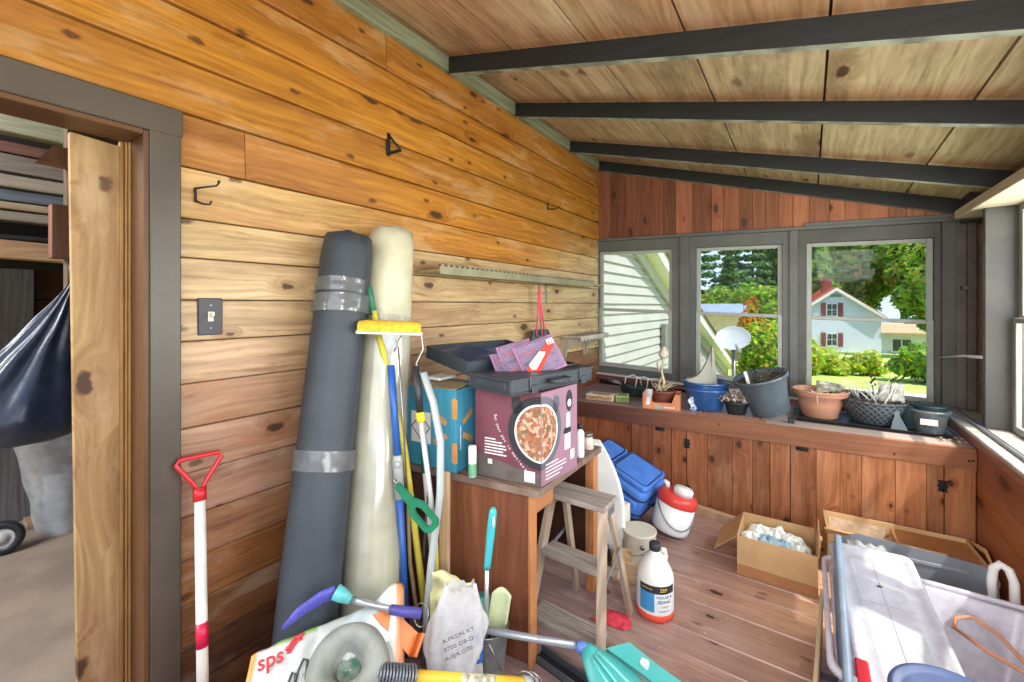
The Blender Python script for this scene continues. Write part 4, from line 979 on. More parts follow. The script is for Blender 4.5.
# open tool case
M_CASE = mat('case_black', (52, 58, 66), .42, var=.10, vs=18, bump=.2, bs=90)
M_CASEB = mat('case_inside_blue', (66, 86, 124), .45, var=.1)
M_CLRBL = glassy('blue_clear_plastic', (.62, .74, .92, 1), .10, .12, .10, (120, 150, 190))
N_ = Vector((-.8825, 1.273, 1.068)); al = Vector((.0925, .491, .0)).normalized(); sh = Vector((-.9826, .185, 0)).normalized()
t = thing('tool_case', (-1.0, 1.5, 1.066), 'open black tool case lying on top of the maroon carton', 'tool case')
def tray(m, L, W, H, th=.008, X=None, rib=True):
    m.X = X
    m.box(0, L, 0, W, 0, th, .002); m.box(0, L, 0, th, th, H, .002); m.box(0, L, W - th, W, th, H, .002); m.box(0, th, th, W - th, th, H, .002); m.box(L - th, L, th, W - th, th, H, .002)
    if rib:
        for k in range(1, 4): m.box(L * k / 4 - .002, L * k / 4 + .002, th, W - th, th, H * .6)
        m.box(th, L - th, W * .5 - .002, W * .5 + .002, th, H * .6)
        m.box(-.006, 0, .03, W - .03, H * .3, H * .75, .002); m.box(-.006, L + .006, -.004, W + .004, H - .010, H - .002, .001)
BM = facing(N_, al, sh)
if BM.to_3x3().col[2].z < 0: BM = BM
zup = BM.to_3x3().col[2].z > 0
m = MB(); tray(m, .50, .252, .062, X=BM); m.build('base', M_CASE, t)
HN = BM @ Vector((0, .257, .045)); lup = Vector((sh.x * .97, sh.y * .97, .15)).normalized()
LM = facing(HN, al, lup)
m = MB(); tray(m, .50, .31, .058, X=LM, rib=False); m.build('lid', M_CASE, t)
m = MB(LM); m.box(.012, .488, .012, .298, .009, .030)
m.box(.03, .20, .03, .22, .03, .05, .003); m.box(.25, .46, .05, .20, .03, .048, .003); m.build('insert', M_CASEB, t)
m = MB(LM)
m.hexa([(.03, .02, .05), (.03, .23, .05), (.032, .23, .05), (.032, .02, .05)], [(.16, .02, .075), (.16, .23, .075), (.162, .23, .074), (.162, .02, .074)]); m.build('flap', M_CLRBL, t)
m = MB(BM)
m.tube([(.20, -.004, .035), (.20, -.03, .035), (.205, -.038, .035), (.295, -.038, .035), (.30, -.03, .035), (.30, -.004, .035)], .009, 8)
for k in range(6): m.box(.213 + .014 * k, .221 + .014 * k, -.052, -.028, .026, .046, .003)
m.build('handle', M_CASE, t)
for x_ in (.09, .40):
    m = MB(BM); m.box(x_, x_ + .045, -.008, 0, .012, .066, .003); m.box(x_ + .006, x_ + .039, -.013, -.008, -.004, .03, .002); m.build('latch', M_CASE, t)
# blister cards of screwdrivers
M_BL = glassy('blister_plastic', (.88, .86, .93, 1), .08, .1, .32, (196, 184, 214)); M_CARD = mat('card_purple', (150, 112, 150), .5, var=.2, vs=30, c2=(190, 120, 140)); M_CR = mat('card_red', (206, 60, 52), .5); M_CW = mat('card_cream', (232, 226, 210), .5)
def blister(o, x, y, w_, h_, label, full):
    X = facing(o, x, y); t = thing('blister_pack', o, label, 'screwdriver pack', 'screwdriver packs in the tool case')
    m = MB(X); m.box(0, w_, 0, h_, 0, .003, .001); m.build('card', M_CARD, t)
    m = MB(X); m.box(.008, w_ - .008, .008, h_ - .008, .0035, .020, .005); m.build('blister', M_BL, t)
    if full:
        m = MB(X); m.prism([(.02, .02), (.06, .015), (w_ - .02, h_ * .66), (w_ - .045, h_ - .03), (.01, .045)], .002, z0=.0205); m.build('print', M_CR, t)
        m = MB(X); m.prism([(.03, .035), (.05, .03), (w_ * .55, h_ * .46), (w_ * .62, h_ * .55), (w_ * .5, h_ * .62), (.03, .06)], .002, z0=.0228); m.build('print', M_CW, t)
        m = MB(X)
        for k in range(3): m.box(w_ - .05 + .012 * k, w_ - .043 + .012 * k, h_ * .70, h_ * .86, .0228, .0245)
        m.build('print', M_CW, t)
    for k in range(3):
        y0 = h_ * (.2 + .25 * k)
        m = MB(X); m.tube([(.02, y0, .010), (w_ * .45, y0, .010)], .0065, 8); sd_ = m.build('handle', M_CR if k != 1 else M_PDK, t)
        m = MB(X); m.tube([(w_ * .45, y0, .010), (w_ * .85, y0, .010)], .0025, 6); m.build('shaft', M_STEEL, sd_)
blister(Vector((-.945, 1.475, 1.085)), (.22, .38, .13), (-.20, .08, .42), .20, .155, 'clear pack with red and white card leaning in the tool case', True)
blister(Vector((-1.01, 1.43, 1.095)), (.22, .40, .10), (-.22, .10, .45), .165, .145, 'clear screwdriver pack half hidden behind the red and white card', False)
blister(Vector((-1.03, 1.40, 1.085)), (.20, .42, .05), (-.30, .12, .45), .16, .13, 'clear screwdriver pack furthest back in the tool case', False)
m = MB(BM); m.tube([(.34, .05, .07), (.40, .03, .075), (.46, .06, .07), (.47, .15, .068), (.40, .19, .07), (.33, .16, .07)], .006, 8); m.build('cable', M_BLKPL, None, 'black cable coiled over the end of the tool case', 'cable')
m = MB(); m.box(-1.42, -1.33, 1.36, 1.47, 1.066, 1.080, .004); m.build('paper_pad', M_WHITEP, None, 'white pad squeezed under the open tool case lid', 'pad')
# ------------------------------------------------------------------ window bench: worktop and planked cupboard
def by(x): return 3.1726 + .0814 * x
t = thing('counter', (-.5, 3.45, .6), 'long worn brown bench top running under the windows', 'bench top')
M_BTOP = wood('bench_top_wood', 'X', 'Y', knots=.12, rough=.42, lo=.75, hi=1.08, scuff=.5)
def dusty(p): 
    q = max(0, min(1, (p.x + 1.0) / .9)); return S(*[lerp(a, b, q) for a, b in zip((150, 124, 122), (176, 160, 152))])
m = MB(); m.cf = dusty
xs = [lerp(-1.69, .728, k / 12) for k in range(13)]
m.rings([[(x, by(x) + .02, .615), (x, by(x) + .02, .642), (x, by(x) + .024, .645), (x, 3.872, .645), (x, 3.872, .615)] for x in xs], sm=False)
m.build('board', M_BTOP, t)
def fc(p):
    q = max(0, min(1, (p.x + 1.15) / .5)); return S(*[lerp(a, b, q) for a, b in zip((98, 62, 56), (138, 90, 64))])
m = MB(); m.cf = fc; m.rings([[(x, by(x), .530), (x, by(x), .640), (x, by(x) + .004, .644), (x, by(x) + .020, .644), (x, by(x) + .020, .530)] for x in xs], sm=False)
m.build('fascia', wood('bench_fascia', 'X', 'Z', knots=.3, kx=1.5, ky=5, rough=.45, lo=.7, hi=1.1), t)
for x in (-.49, .70, .715, .40):
    m = MB(); m.lathe([(.006, 0), (.005, .0015)], 10, facing((x, by(x) - .0004, .575 + .03 * math.sin(x * 9)), (1, .08, 0), (0, 0, 1))); m.build('nail', M_BLACK, t)
t = thing('bench_cupboard', (-.5, 3.4, 0), 'planked pine cupboard with black hinges under the bench top', 'cupboard')
def planks(m, x0, x1, z0, z1, off, ws=(.10, .115, .13, .085, .15), base=(178, 108, 62)):
    x = x0
    while x < x1 - .004:
        w_ = min(rng.choice(ws), x1 - x)
        if x1 - x - w_ < .03: w_ = x1 - x
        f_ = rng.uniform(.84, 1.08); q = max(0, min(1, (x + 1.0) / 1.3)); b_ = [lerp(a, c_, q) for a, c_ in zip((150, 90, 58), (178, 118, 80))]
        m.col = S(*[v * f_ for v in b_])
        a, b = x + .0012, x + w_ - .0012
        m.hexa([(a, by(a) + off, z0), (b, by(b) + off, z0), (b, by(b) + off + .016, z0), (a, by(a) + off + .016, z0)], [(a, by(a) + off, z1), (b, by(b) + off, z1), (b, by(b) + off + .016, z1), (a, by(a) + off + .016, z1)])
        x += w_
m = MB(); planks(m, -1.675, -1.072, 0, .53, .014); planks(m, -.7926, -.694, 0, .53, .014); planks(m, -.198, -.0918, 0, .53, .014); planks(m, .607, .728, 0, .53, .014)
for a, b in ((-1.072, -.7926), (-.694, -.198), (-.0918, .607)): planks(m, a, b, 0, .035, .014, (.7,))
m.col = S(34, 22, 16); m.hexa([(-1.675, by(-1.69) + .032, 0), (.728, by(.728) + .032, 0), (.728, 3.87, 0), (-1.675, 3.87, 0)], [(-1.675, by(-1.69) + .032, .612), (.728, by(.728) + .032, .612), (.728, 3.87, .612), (-1.675, 3.87, .612)])
m.build('body', M_CAB, t)
def hinge(x, z, vert, d):
    m = MB(facing((x, by(x) + .0105, z), (1, .0814, 0), (0, 0, 1)))
    if vert:
        for s_ in (-1, 1): m.prism([(s_ * .004, -.03), (s_ * .020, -.032), (s_ * .016, -.012), (s_ * .024, 0), (s_ * .016, .012), (s_ * .020, .032), (s_ * .004, .03)], .003)
        m.tube([(0, -.03, .003), (0, .03, .003)], .0045, 8)
    else:
        m.box(-.032, .032, -.014, .014, 0, .003, .001); m.tube([(-.03, 0, .003), (.03, 0, .003)], .0045, 8)
    m.build('hinge', M_BLACK, d)
for (a, b, hs) in ((-1.072, -.7926, [(-.87, .515, False)]), (-.694, -.198, [(-.690, .44, True), (-.690, .12, True)]), (-.0918, .607, [(-.03, .515, False), (.600, .42, True), (.600, .10, True)])):
    m = MB(); planks(m, a + .003, b - .003, .037, .526, .0105); d = m.build('door', M_CAB, t)
    for h in hs: hinge(h[0], h[1], h[2], d)

# ------------------------------------------------------------------ things on the bench top
M_SOIL = mat('dry_soil', (92, 74, 60), .95, var=.3, vs=40, bump=1.0, bs=60); M_DRY = mat('dry_stem', (206, 188, 152), .8, var=.15, vs=30)
Z0 = .6455
def pot(name, c, z, prof, rim, M, label, soil=.0, tilt=None, n=36, group=None, cat='pot', wall=.006, fluff=0, sc=1.0):
    """prof: outer (r,z) list from foot to rim; returns thing, matrix."""
    X = Matrix.Translation((c[0], c[1], z)) @ (tilt or Matrix.Identity(4)) @ Matrix.Diagonal((sc, sc, sc, 1))
    t = thing(name, (c[0], c[1], z), label, cat, group)
    top = prof[-1]; ins = [(r - wall, zz) for r, zz in prof[::-1] if zz > prof[-1][1] * .55]
    m = MB(); m.lathe([(.001, 0)] + prof + [(top[0] - wall * .5, top[1] + .002)] + ins + [(.001, ins[-1][1])], n, X, False, False); m.build('pot_wall', M, t)
    if rim: m = MB(); r_, z_, h_ = rim; m.lathe([(r_ - .004, z_ - h_), (r_ + .006, z_ - h_), (r_ + .007, z_ - .002), (r_ + .003, z_ + .001)], n, X, False, False); m.build('rim', M, t)
    if soil:
        rs = [r for r, zz in ins if zz <= soil + .03] or [ins[-1][0]]
        rr = max(rs) - .001
        m = MB(); m.lathe([(rr, soil - .004), (rr * .9, soil), (rr * .6, soil + .008), (rr * .3, soil + .004), (.001, soil + .010)], n, X, False, False); m.build('soil', M_SOIL, t)
    return t, X
def twigs(t, X, n, z0, h, spread, M, seed, r=.002, name='dry_stems', rad=.05):
    rg = random.Random(seed); m = MB()
    for _ in range(n):
        a = rg.uniform(0, 6.28); q = rg.uniform(0, rad); p = Vector((math.cos(a) * q, math.sin(a) * q, z0)); d = Vector((rg.uniform(-1, 1) * spread, rg.uniform(-1, 1) * spread, h * rg.uniform(.5, 1)))
        b = Vector((rg.uniform(-.3, .3), rg.uniform(-.3, .3), 0)) * spread
        m.tube([X @ p, X @ (p + d * .5 + b), X @ (p + d + b * 2.2)], [r, r * .8, r * .5], 5)
    return m.build(name, M, t)
# seed packs
def pack(o, x, y, w_, d_, h_, label, c1, c2):
    X = facing(o, x, y); t = thing('seed_box', o, label, 'box', 'flat boxes on the bench top')
    m = MB(X); m.box(0, w_, 0, d_, 0, h_, .004); m.build('carton', mat('pack_' + label.split()[1], c1, .5, var=.08, vs=20), t)
    m = MB(X); m.box(.006, w_ - .006, -.0008, .002, .006, h_ - .006); m.prism([(w_ * .15, d_ * .2), (w_ * .85, d_ * .15), (w_ * .8, d_ * .8), (w_ * .2, d_ * .85)], .0008, z0=h_); m.build('print', mat('packprint_' + label.split()[1], c2, .5, var=.2, vs=40), t)
pack(Vector((-1.47, 3.16, Z0)), (1, .12, 0), (-.12, 1, 0), .22, .12, .042, 'flat white box lying at the bench end by the wall', (222, 214, 196), (186, 150, 104))
pack(Vector((-1.235, 3.205, Z0)), (1, .35, 0), (-.35, 1, 0), .10, .13, .045, 'small yellow and green box beside the flat white one', (206, 200, 110), (110, 150, 84))
# dark wire-handled basket with hand tools
t = thing('garden_basket', (-1.16, 3.52, Z0), 'dark green garden basket with white wire loops under the first window', 'basket')
M_BSK = mat('basket_green', (40, 62, 62), .5, var=.15, vs=20)
X = Matrix.Translation((-1.16, 3.54, Z0)) @ Matrix.Rotation(R(8), 4, 'Z')
m = MB(); m.lathe([(.001, 0), (.13, 0), (.145, .03), (.16, .075), (.166, .08), (.158, .08), (.14, .035), (.125, .012), (.001, .01)], 32, X, False, False, sx=1.0, sy=.62); m.build('tray', M_BSK, t)
for k in range(3):
    m = MB(); x0 = -.11 + .09 * k; m.tube([X @ Vector((x0, -.06, .075)), X @ Vector((x0 + .01, -.05, .15)), X @ Vector((x0 + .06, .0, .17 - .01 * k)), X @ Vector((x0 + .11, .05, .13)), X @ Vector((x0 + .12, .06, .075))], .0035, 6); m.build('wire_loop', M_WHITEP, t)
for k, (a, b) in enumerate(((Vector((-1.36, 3.36, .80)), Vector((-1.13, 3.46, .70))), (Vector((-1.38, 3.40, .775)), Vector((-1.16, 3.50, .70))))):
    tt = thing('hand_fork', a, 'pale hand fork stuck handle down in the green basket' if k == 0 else 'second hand fork lower in the green basket', 'garden tool')
    m = MB(); m.tube([b, a + (b - a) * .45], .008, 8); m.build('handle', M_BSK if k else M_BLKPL, tt)
    m = MB()
    for q in (-1, 0, 1): m.tube([a + (b - a) * .47, a + (b - a) * .3 + Vector((0, q * .012, 0)), a + Vector((0, q * .016, .004 * q))], .0028, 5)
    m.build('tine', M_STEEL, tt)
# orange carton with a dead potted plant
t = thing('orange_carton', (-.90, 3.24, Z0), 'orange open carton holding a brown pot below the first window', 'box')
M_OR = mat('orange_carton', (214, 136, 92), .5, var=.1, vs=12); M_ORW = mat('carton_white', (228, 222, 214), .55)
X = facing((-.995, 3.115, Z0), (.985, .17, 0), (-.17, .985, 0)); W, D = .255, .20
m = MB(X); m.box(0, W, 0, D, 0, .004)
m.prism([(0, 0), (W, 0), (W, .115), (W - .03, .12), (W - .055, .055), (.07, .05), (.05, .12), (0, .115)], .004, X and Matrix(((1, 0, 0, 0), (0, 0, -1, .004), (0, 1, 0, 0), (0, 0, 0, 1))))
m.prism([(0, 0), (W, 0), (W, .11), (0, .11)], .004, Matrix(((1, 0, 0, 0), (0, 0, -1, D), (0, 1, 0, 0), (0, 0, 0, 1))))
m.box(0, .004, .004, D - .004, .004, .115); m.box(W - .004, W, .004, D - .004, .004, .11); m.build('tray', M_OR, t)
m = MB(X); m.hexa([(.012, -.002, .11), (.062, -.002, .07), (.062, .0, .07), (.012, .0, .11)], [(.03, -.03, .15), (.075, -.03, .15), (.075, -.028, .15), (.03, -.028, .15)]); m.hexa([(.02, -.001, .03), (.05, -.001, .03), (.05, .0, .03), (.02, 0, .03)], [(.035, -.002, .11), (.06, -.002, .11), (.06, 0, .11), (.035, 0, .11)]); m.build('flap', M_ORW, t)
m = MB(X); m.box(.085, .135, -.0015, 0, .008, .036); m.build('print', mat('print_grey2', (170, 176, 168), .5), t)
m = MB(X)
for k in range(4): m.box(.145 + .02 * k, .160 + .02 * k, -.0015, 0, .015, .028)
m.build('print', M_ORW, t)
t, X = pot('brown_pot', (-.895, 3.245), Z0 + .005, [(.062, 0), (.066, .01), (.088, .10), (.092, .12)], (.092, .122, .018), mat('brown_pot', (116, 62, 48), .5, var=.1), 'brown plastic pot with a tall withered plant in the orange carton', .105)
m = MB(); m.tube([X @ Vector(p) for p in ((.0, 0, .10), (.015, .01, .18), (-.005, .01, .26), (.012, 0, .33), (.002, 0, .38))], [.009, .011, .008, .007, .004], 8); m.tube([X @ Vector(p) for p in ((-.03, 0, .10), (-.02, .01, .17), (.005, .01, .23))], [.007, .008, .004], 8); m.build('stem', M_DRY, t)
m = MB(); m.lathe([(.012, 0), (.03, .02), (.034, .05), (.022, .055), (.02, .075), (.005, .09)], 7, X @ Matrix.Translation((.003, 0, .355)) @ Matrix.Rotation(R(12), 4, 'Y')); m.lathe([(.004, 0), (.014, .03), (.003, .07)], 6, X @ Matrix.Translation((-.03, 0, .33)) @ Matrix.Rotation(R(170), 4, 'Y')); m.build('seed_head', mat('seed_head', (212, 204, 186), .7, var=.15, vs=30), t)
twigs(t, X, 26, .115, .07, .06, M_DRY, 5, .0035, 'withered_leaf', .06)
# blue pot with grey moulded scoop
t, X = pot('blue_pot', (-.615, 3.36), Z0, [(.105, 0), (.11, .006), (.118, .03), (.146, .165), (.150, .20)], (.152, .205, .022), mat('blue_glaze', (44, 84, 140), .22, var=.12, vs=6, coat=.4), 'shiny blue flowerpot holding a grey moulded scoop', .12)
m = MB(X); m.lathe([(.151, .142), (.1545, .146), (.1545, .152), (.152, .158)], 36, None, False, False); m.build('band', mat('blue_glaze_band', (54, 96, 152), .22), t)
t = thing('grey_scoop', (-.61, 3.36, Z0 + .13), 'grey fin shaped plastic piece standing in the shiny blue pot', 'scoop')
M_FIN = mat('grey_fin', (150, 150, 136), .5, var=.08)
rx, fx = Vector((.822, .57, 0)), Vector((-.57, .822, 0)); B0 = Vector((-.615, 3.335, Z0 + .12))
def w3(r, f, z): return B0 + rx * r + fx * f + Vector((0, 0, z))
edge = arc(lambda q: (-.14 + .20 * q, .10 + .02 * q + .22 * q ** 3.2), 10)
m = MB()
rs = [[w3(p[0], -.015 + .03 * i / 10, p[1]), w3(p[0] + .012, .03 + .02 * i / 10, p[1] + .004), w3(.05, .0, -.01 + .001 * i), w3(p[0] * .5 + .02, -.06 + .03 * i / 10, .0)] for i, p in enumerate(edge)]
m.rings(rs, sm=False)
m.hexa([w3(.045, -.02, 0), w3(.095, -.005, 0), w3(.095, .03, 0), w3(.045, .03, 0)], [w3(.052, -.004, .325), w3(.064, -.002, .325), w3(.064, .01, .325), w3(.052, .01, .325)])
m.build('fin', M_FIN, None) if False else m.build('fin', M_FIN, t)
m = MB(); m.grid(lambda u, v: Vector((-.70 + .06 * u + .01 * math.sin(v * 7), 3.235 + .03 * u, Z0 + .004 + .10 * v * (1 - .4 * u) + .006 * math.sin(u * 11 + v * 5))), 10, 12); m.build('cloth_scrap', mat('blue_white_cloth', (96, 130, 176), .8, var=.3, vs=50, c2=(220, 226, 232)), None, 'crumpled blue and white scrap beside the blue pot', 'cloth', solid=.003)
# scalloped edging along the bench front
pts = [(0, 0), (.40, 0)]
for k in range(13, 0, -1):
    for q in range(6): pts.append((.40 * (k - q / 6) / 13, .012 + .016 * abs(math.sin(PI * q / 6))))
m = MB(); m.prism(pts, .005, facing((-.62, by(-.62) + .03, Z0), (1, .0814, 0), (0, 0, 1))); m.build('lawn_edging', mat('edging_brown', (128, 84, 62), .6, var=.1), None, 'scalloped brown strip along the front of the bench top', 'edging')
# small black pot with dried white flowers
t, X = pot('small_black_pot', (-.41, 3.335), Z0, [(.055, 0), (.058, .005), (.075, .075), (.078, .085)], (.079, .088, .014), M_BLKPL, 'small black pot of dried white flowers leaning by the tilted pot', .07)
rg = random.Random(77); m = MB()
for _ in range(420):
    a, q = rg.uniform(0, 6.28), rg.uniform(0, 1) ** .6 * .12; z = .08 + rg.uniform(0, .07) * (1.2 - q / .12) + .015
    c = X @ Vector((math.cos(a) * q * 1.1, math.sin(a) * q * .9, z)); s_ = .005 * rg.uniform(.6, 1.4); m.col = S(*rg.choice(((222, 210, 204), (198, 176, 166), (170, 150, 140), (236, 230, 224))))
    v = [m.b.verts.new(c + Vector((rg.uniform(-1, 1), rg.uniform(-1, 1), rg.uniform(-1, 1))) * s_ * 1.6) for _ in range(4)]; m.f(v)
m.nofix = True; m.build('dried_flowers', mat('dried_petals', (255, 255, 255), .9, attr=True, var=.05), t)
twigs(t, X, 22, .07, .10, .10, M_DRY, 9, .002, 'stem', .03)
# large dark pot tipped to one side
TL = Matrix.Rotation(R(-18), 4, Vector((-.57, .822, 0)))
t, X = pot('large_black_pot', (-.205, 3.37), Z0 + .040, [(.112, 0), (.118, .006), (.130, .12), (.150, .215), (.158, .225), (.160, .25)], (.161, .252, .022), mat('slate_plastic', (88, 100, 108), .3, var=.12, vs=8), 'large dark grey pot tipped to one side with a plant tag', .225, TL)
twigs(t, X, 60, .23, .05, .05, mat('dark_stem', (84, 88, 72), .8, var=.2, vs=30), 15, .004, 'dead_stem', .12)
m = MB(X); m.box(-.075, -.055, -.09, -.087, .21, .32, .001); m.build('plant_tag', M_WHITEP, t)
m = MB(); m.box(-.105, -.07, 3.25, 3.29, Z0, Z0 + .035, .004); m.box(-.10, -.075, 3.245, 3.25, Z0 + .01, Z0 + .03, .001); m.build('clip', M_BLKPL, None, 'little black clip at the foot of the tipped dark pot', 'clip')
# black tray with pots
t = thing('plant_tray', (.30, 3.52, Z0), 'long black plant tray on the bench top below the third window', 'tray')
def rrect(x0, x1, y0, y1, r, z, n=5, X=None):
    P = []
    for cx, cy, a0 in ((x1 - r, y1 - r, 0), (x0 + r, y1 - r, 90), (x0 + r, y0 + r, 180), (x1 - r, y0 + r, 270)):
        for k in range(n + 1):
            a = R(a0 + 90 * k / n); P.append(Vector((cx + r * math.cos(a), cy + r * math.sin(a), z)))
    return [X @ p for p in P] if X is not None else P
X = Matrix.Translation((.30, 3.515, Z0)) @ Matrix.Rotation(R(2), 4, 'Z')
m = MB(X); m.rings([rrect(-.36, .36, -.145, .145, .02, 0), rrect(-.375, .375, -.16, .16, .025, .022), rrect(-.382, .382, -.167, .167, .028, .023), rrect(-.37, .37, -.155, .155, .022, .020), rrect(-.355, .355, -.14, .14, .018, .004)]); m.build('tray', M_BLKPL, t)
TZ = Z0 + .0045
t, X = pot('terracotta_pot', (.065, 3.56), TZ, [(.105, 0), (.112, .006), (.135, .10), (.142, .15), (.170, .165), (.172, .20)], (.172, .203, .016), mat('terracotta_plastic', (192, 138, 112), .5, var=.08, vs=6), 'terracotta coloured plastic pot with dry crumbly soil on the tray', .165, sc=.9)
twigs(t, X, 22, .17, .04, .07, M_DRY, 21, .004, 'withered_leaf', .11)
m = MB(X); m.tube([(-.02, -.165, .20), (-.02, -.176, .17), (-.016, -.172, .13), (-.012, -.166, .115)], .003, 6); m.build('withered_leaf', M_DRY, t)
m = MB(X); cpts = lambda u, v: (lerp(-.02, .16, u), .09 + .02 * math.sin(u * 3), .17 + .085 * v - .02 * u)
m.grid(cpts, 8, 4); m.build('stained_card', mat('stained_card', (196, 196, 180), .7, var=.35, vs=22, c2=(96, 84, 66)), t, solid=.002)
g = G('woven_pot'); sp = g.n('ShaderNodeSeparateXYZ'); g.set(sp.inputs[0], g.obj()); an = g.ma('ARCTAN2', sp.outputs[1], sp.outputs[0])
w1 = g.ma('SINE', g.ma('ADD', g.ma('MULTIPLY', an, 26.0), g.ma('MULTIPLY', sp.outputs[2], 170.0))); w2 = g.ma('SINE', g.ma('SUBTRACT', g.ma('MULTIPLY', an, 26.0), g.ma('MULTIPLY', sp.outputs[2], 170.0)))
bm_ = g.ma('MAXIMUM', w1, w2); g.bsdf(g.mix(g.sm(bm_, .2, 1.0), S(60, 67, 71), S(92, 100, 104)), .5, 0, bm_, .6, .004); M_WOV = g.m
t, X = pot('woven_pot', (.345, 3.575), TZ, [(.110, 0), (.13, .01), (.175, .11), (.188, .155), (.190, .165)], (.190, .168, .014), M_WOV, 'wide dark grey pot with woven pattern and pale dead stems', .145, sc=.9)
twigs(t, X, 20, .145, .17, .10, mat('pale_stem', (222, 222, 212), .8, var=.1, vs=30), 31, .0045, 'dead_stem', .10)
m = MB(X); m.grid(lambda u, v: (lerp(.03, .17, u), .02 + .03 * math.sin(v * 2), .15 + .13 * v), 6, 6); m.build('care_card', mat('faded_card', (206, 204, 196), .7, var=.25, vs=18, c2=(150, 140, 130)), t, solid=.002)
m = MB(X); m.tube([(.0, .02, .15), (.0, .03, .26), (-.01, .03, .33)], .0025, 5)
for k in range(7): m.lathe([(.001, -.012), (.010, 0), (.001, .012)], 6, Matrix.Translation((.0 + .012 * math.sin(k * 2.1), .03, .25 + .014 * k)))
m.tube([(.08, .02, .15), (.10, .03, .28), (.14, .03, .34)], .0025, 5)
for k in range(6): m.lathe([(.001, -.010), (.009, 0), (.001, .010)], 6, Matrix.Translation((.10 + .012 * k, .03 + .004 * (k % 2), .30 + .012 * (k % 3))))
m.build('dark_seed_stalk', mat('dark_seed', (58, 44, 42), .8), t)
M_DKG = mat('dark_green_plastic', (40, 58, 60), .4, var=.12, vs=14)
t, X = pot('dark_green_pot', (.515, 3.545), TZ, [(.054, 0), (.056, .005), (.064, .13), (.066, .145)], (.066, .148, .012), M_DKG, 'slim dark green pot standing beside the woven one', .06)
t = thing('trowel', (.445, 3.43, TZ), 'small dark plastic scoop leaning between the woven and slim pots', 'scoop')
XT = facing((.445, 3.425, TZ), (.95, .3, 0), (-.05, .25, .97))
m = MB(XT); m.prism([(-.04, 0), (.045, 0), (.028, .05), (.014, .085), (.018, .11), (-.002, .118), (-.014, .108), (-.010, .085), (-.025, .05)], .006); m.build('blade', mat('scoop_slate', (58, 72, 80), .4), t)
t, X = pot('clear_pot', (.592, 3.49), TZ, [(.062, 0), (.064, .004), (.084, .125), (.086, .13)], (.087, .134, .016), glassy('clear_grey_pot', (.80, .84, .86, 1), .10, .12, .34, (176, 186, 190)), 'clear grey nursery pot with a white tag at the tray end')
m = MB(X @ Matrix.Translation((0, -.088, 0))); m.box(-.055, .02, -.004, -.001, .055, .09, .001); m.build('price_tag', mat('tag_paper', (226, 206, 196), .6, var=.1, vs=30), t)
t, X = pot('inner_pot', (.592, 3.49), TZ + .03, [(.055, 0), (.057, .004), (.074, .115), (.076, .128)], (.077, .131, .010), M_DKG, 'dark green pot nested inside the clear grey pot')
rg = random.Random(5); m = MB()
for _ in range(120):
    c = Vector((rg.uniform(.60, .71), rg.uniform(3.29, 3.5), Z0 + .002)); m.col = S(*rg.choice(((226, 214, 206), (180, 150, 120), (120, 96, 84))))
    v = [m.b.verts.new(c + Vector((rg.uniform(-1, 1) * .012, rg.uniform(-1, 1) * .012, rg.uniform(0, 1) * .012))) for _ in range(3)]; m.f(v)
m.nofix = True; m.build('dry_debris', mat('debris', (255, 255, 255), .9, attr=True), None, 'scattered dry petals at the tray end by the corner', 'debris', kind='stuff')
m = MB(); m.tube([(.70, 3.87, 1.06), (.76, 3.6, 1.10), (.785, 3.38, 1.115)], [.002, .007, .009], 8, flat=(.25, 1)); m.build('cobweb', mat('cobweb', (196, 200, 200), .8, var=.1), None, 'pale cobweb strand stretched across the window corner', 'cobweb')
# ------------------------------------------------------------------ floor, far side
M_CB = mat('cardboard', (196, 158, 112), .75, var=.07, vs=7); M_CBI = mat('cardboard_inner', (206, 172, 126), .75, var=.06, vs=7); M_CBD = mat('cardboard_dark', (168, 116, 74), .75, var=.1, vs=7)
def open_box(t, x0, x1, y0, y1, z0, z1, X, M=M_CB, th=.005, name='carton'):
    m = MB(X); m.box(x0, x1, y0, y1, z0, z0 + th); m.box(x0, x1, y0, y0 + th, z0 + th, z1); m.box(x0, x1, y1 - th, y1, z0 + th, z1); m.box(x0, x0 + th, y0 + th, y1 - th, z0 + th, z1); m.box(x1 - th, x1, y0 + th, y1 - th, z0 + th, z1)
    return m.build(name, M, t)
t = thing('cardboard_box', (-.13, 2.66, 0), 'open cardboard box full of white papers on the floor', 'box')
X = Matrix.Translation((-.305, 2.508, 0)) @ Matrix.Rotation(R(.8), 4, 'Z')
open_box(t, 0, .345, 0, .31, .001, .195, X)
m = MB(X); m.hexa([(-.002, 0, .19), (-.002, .31, .19), (-.005, .31, .19), (-.005, 0, .19)], [(-.11, .02, .085), (-.11, .29, .085), (-.113, .29, .085), (-.113, .02, .085)]); m.build('flap', M_CB, t)
m = MB(X); m.hexa([(.345, 0, .19), (.348, 0, .19), (.348, .31, .19), (.345, .31, .19)], [(.352, 0, .25), (.355, 0, .25), (.355, .31, .25), (.352, .31, .25)]); m.build('flap', M_CBI, t)
m = MB(X); m.hexa([(.0, -.004, .052), (.345, -.004, .046), (.345, -.001, .046), (0, -.001, .052)], [(0, -.010, .002), (.345, -.010, .002), (.345, -.007, .002), (0, -.007, .002)]); m.build('flap', M_CBD, t)
rg = random.Random(21)
M_PAP = mat('crumpled_paper', (222, 224, 218), .8, var=.1, vs=14); M_PAPB = mat('crumpled_blue', (150, 176, 188), .8, var=.15, vs=14)
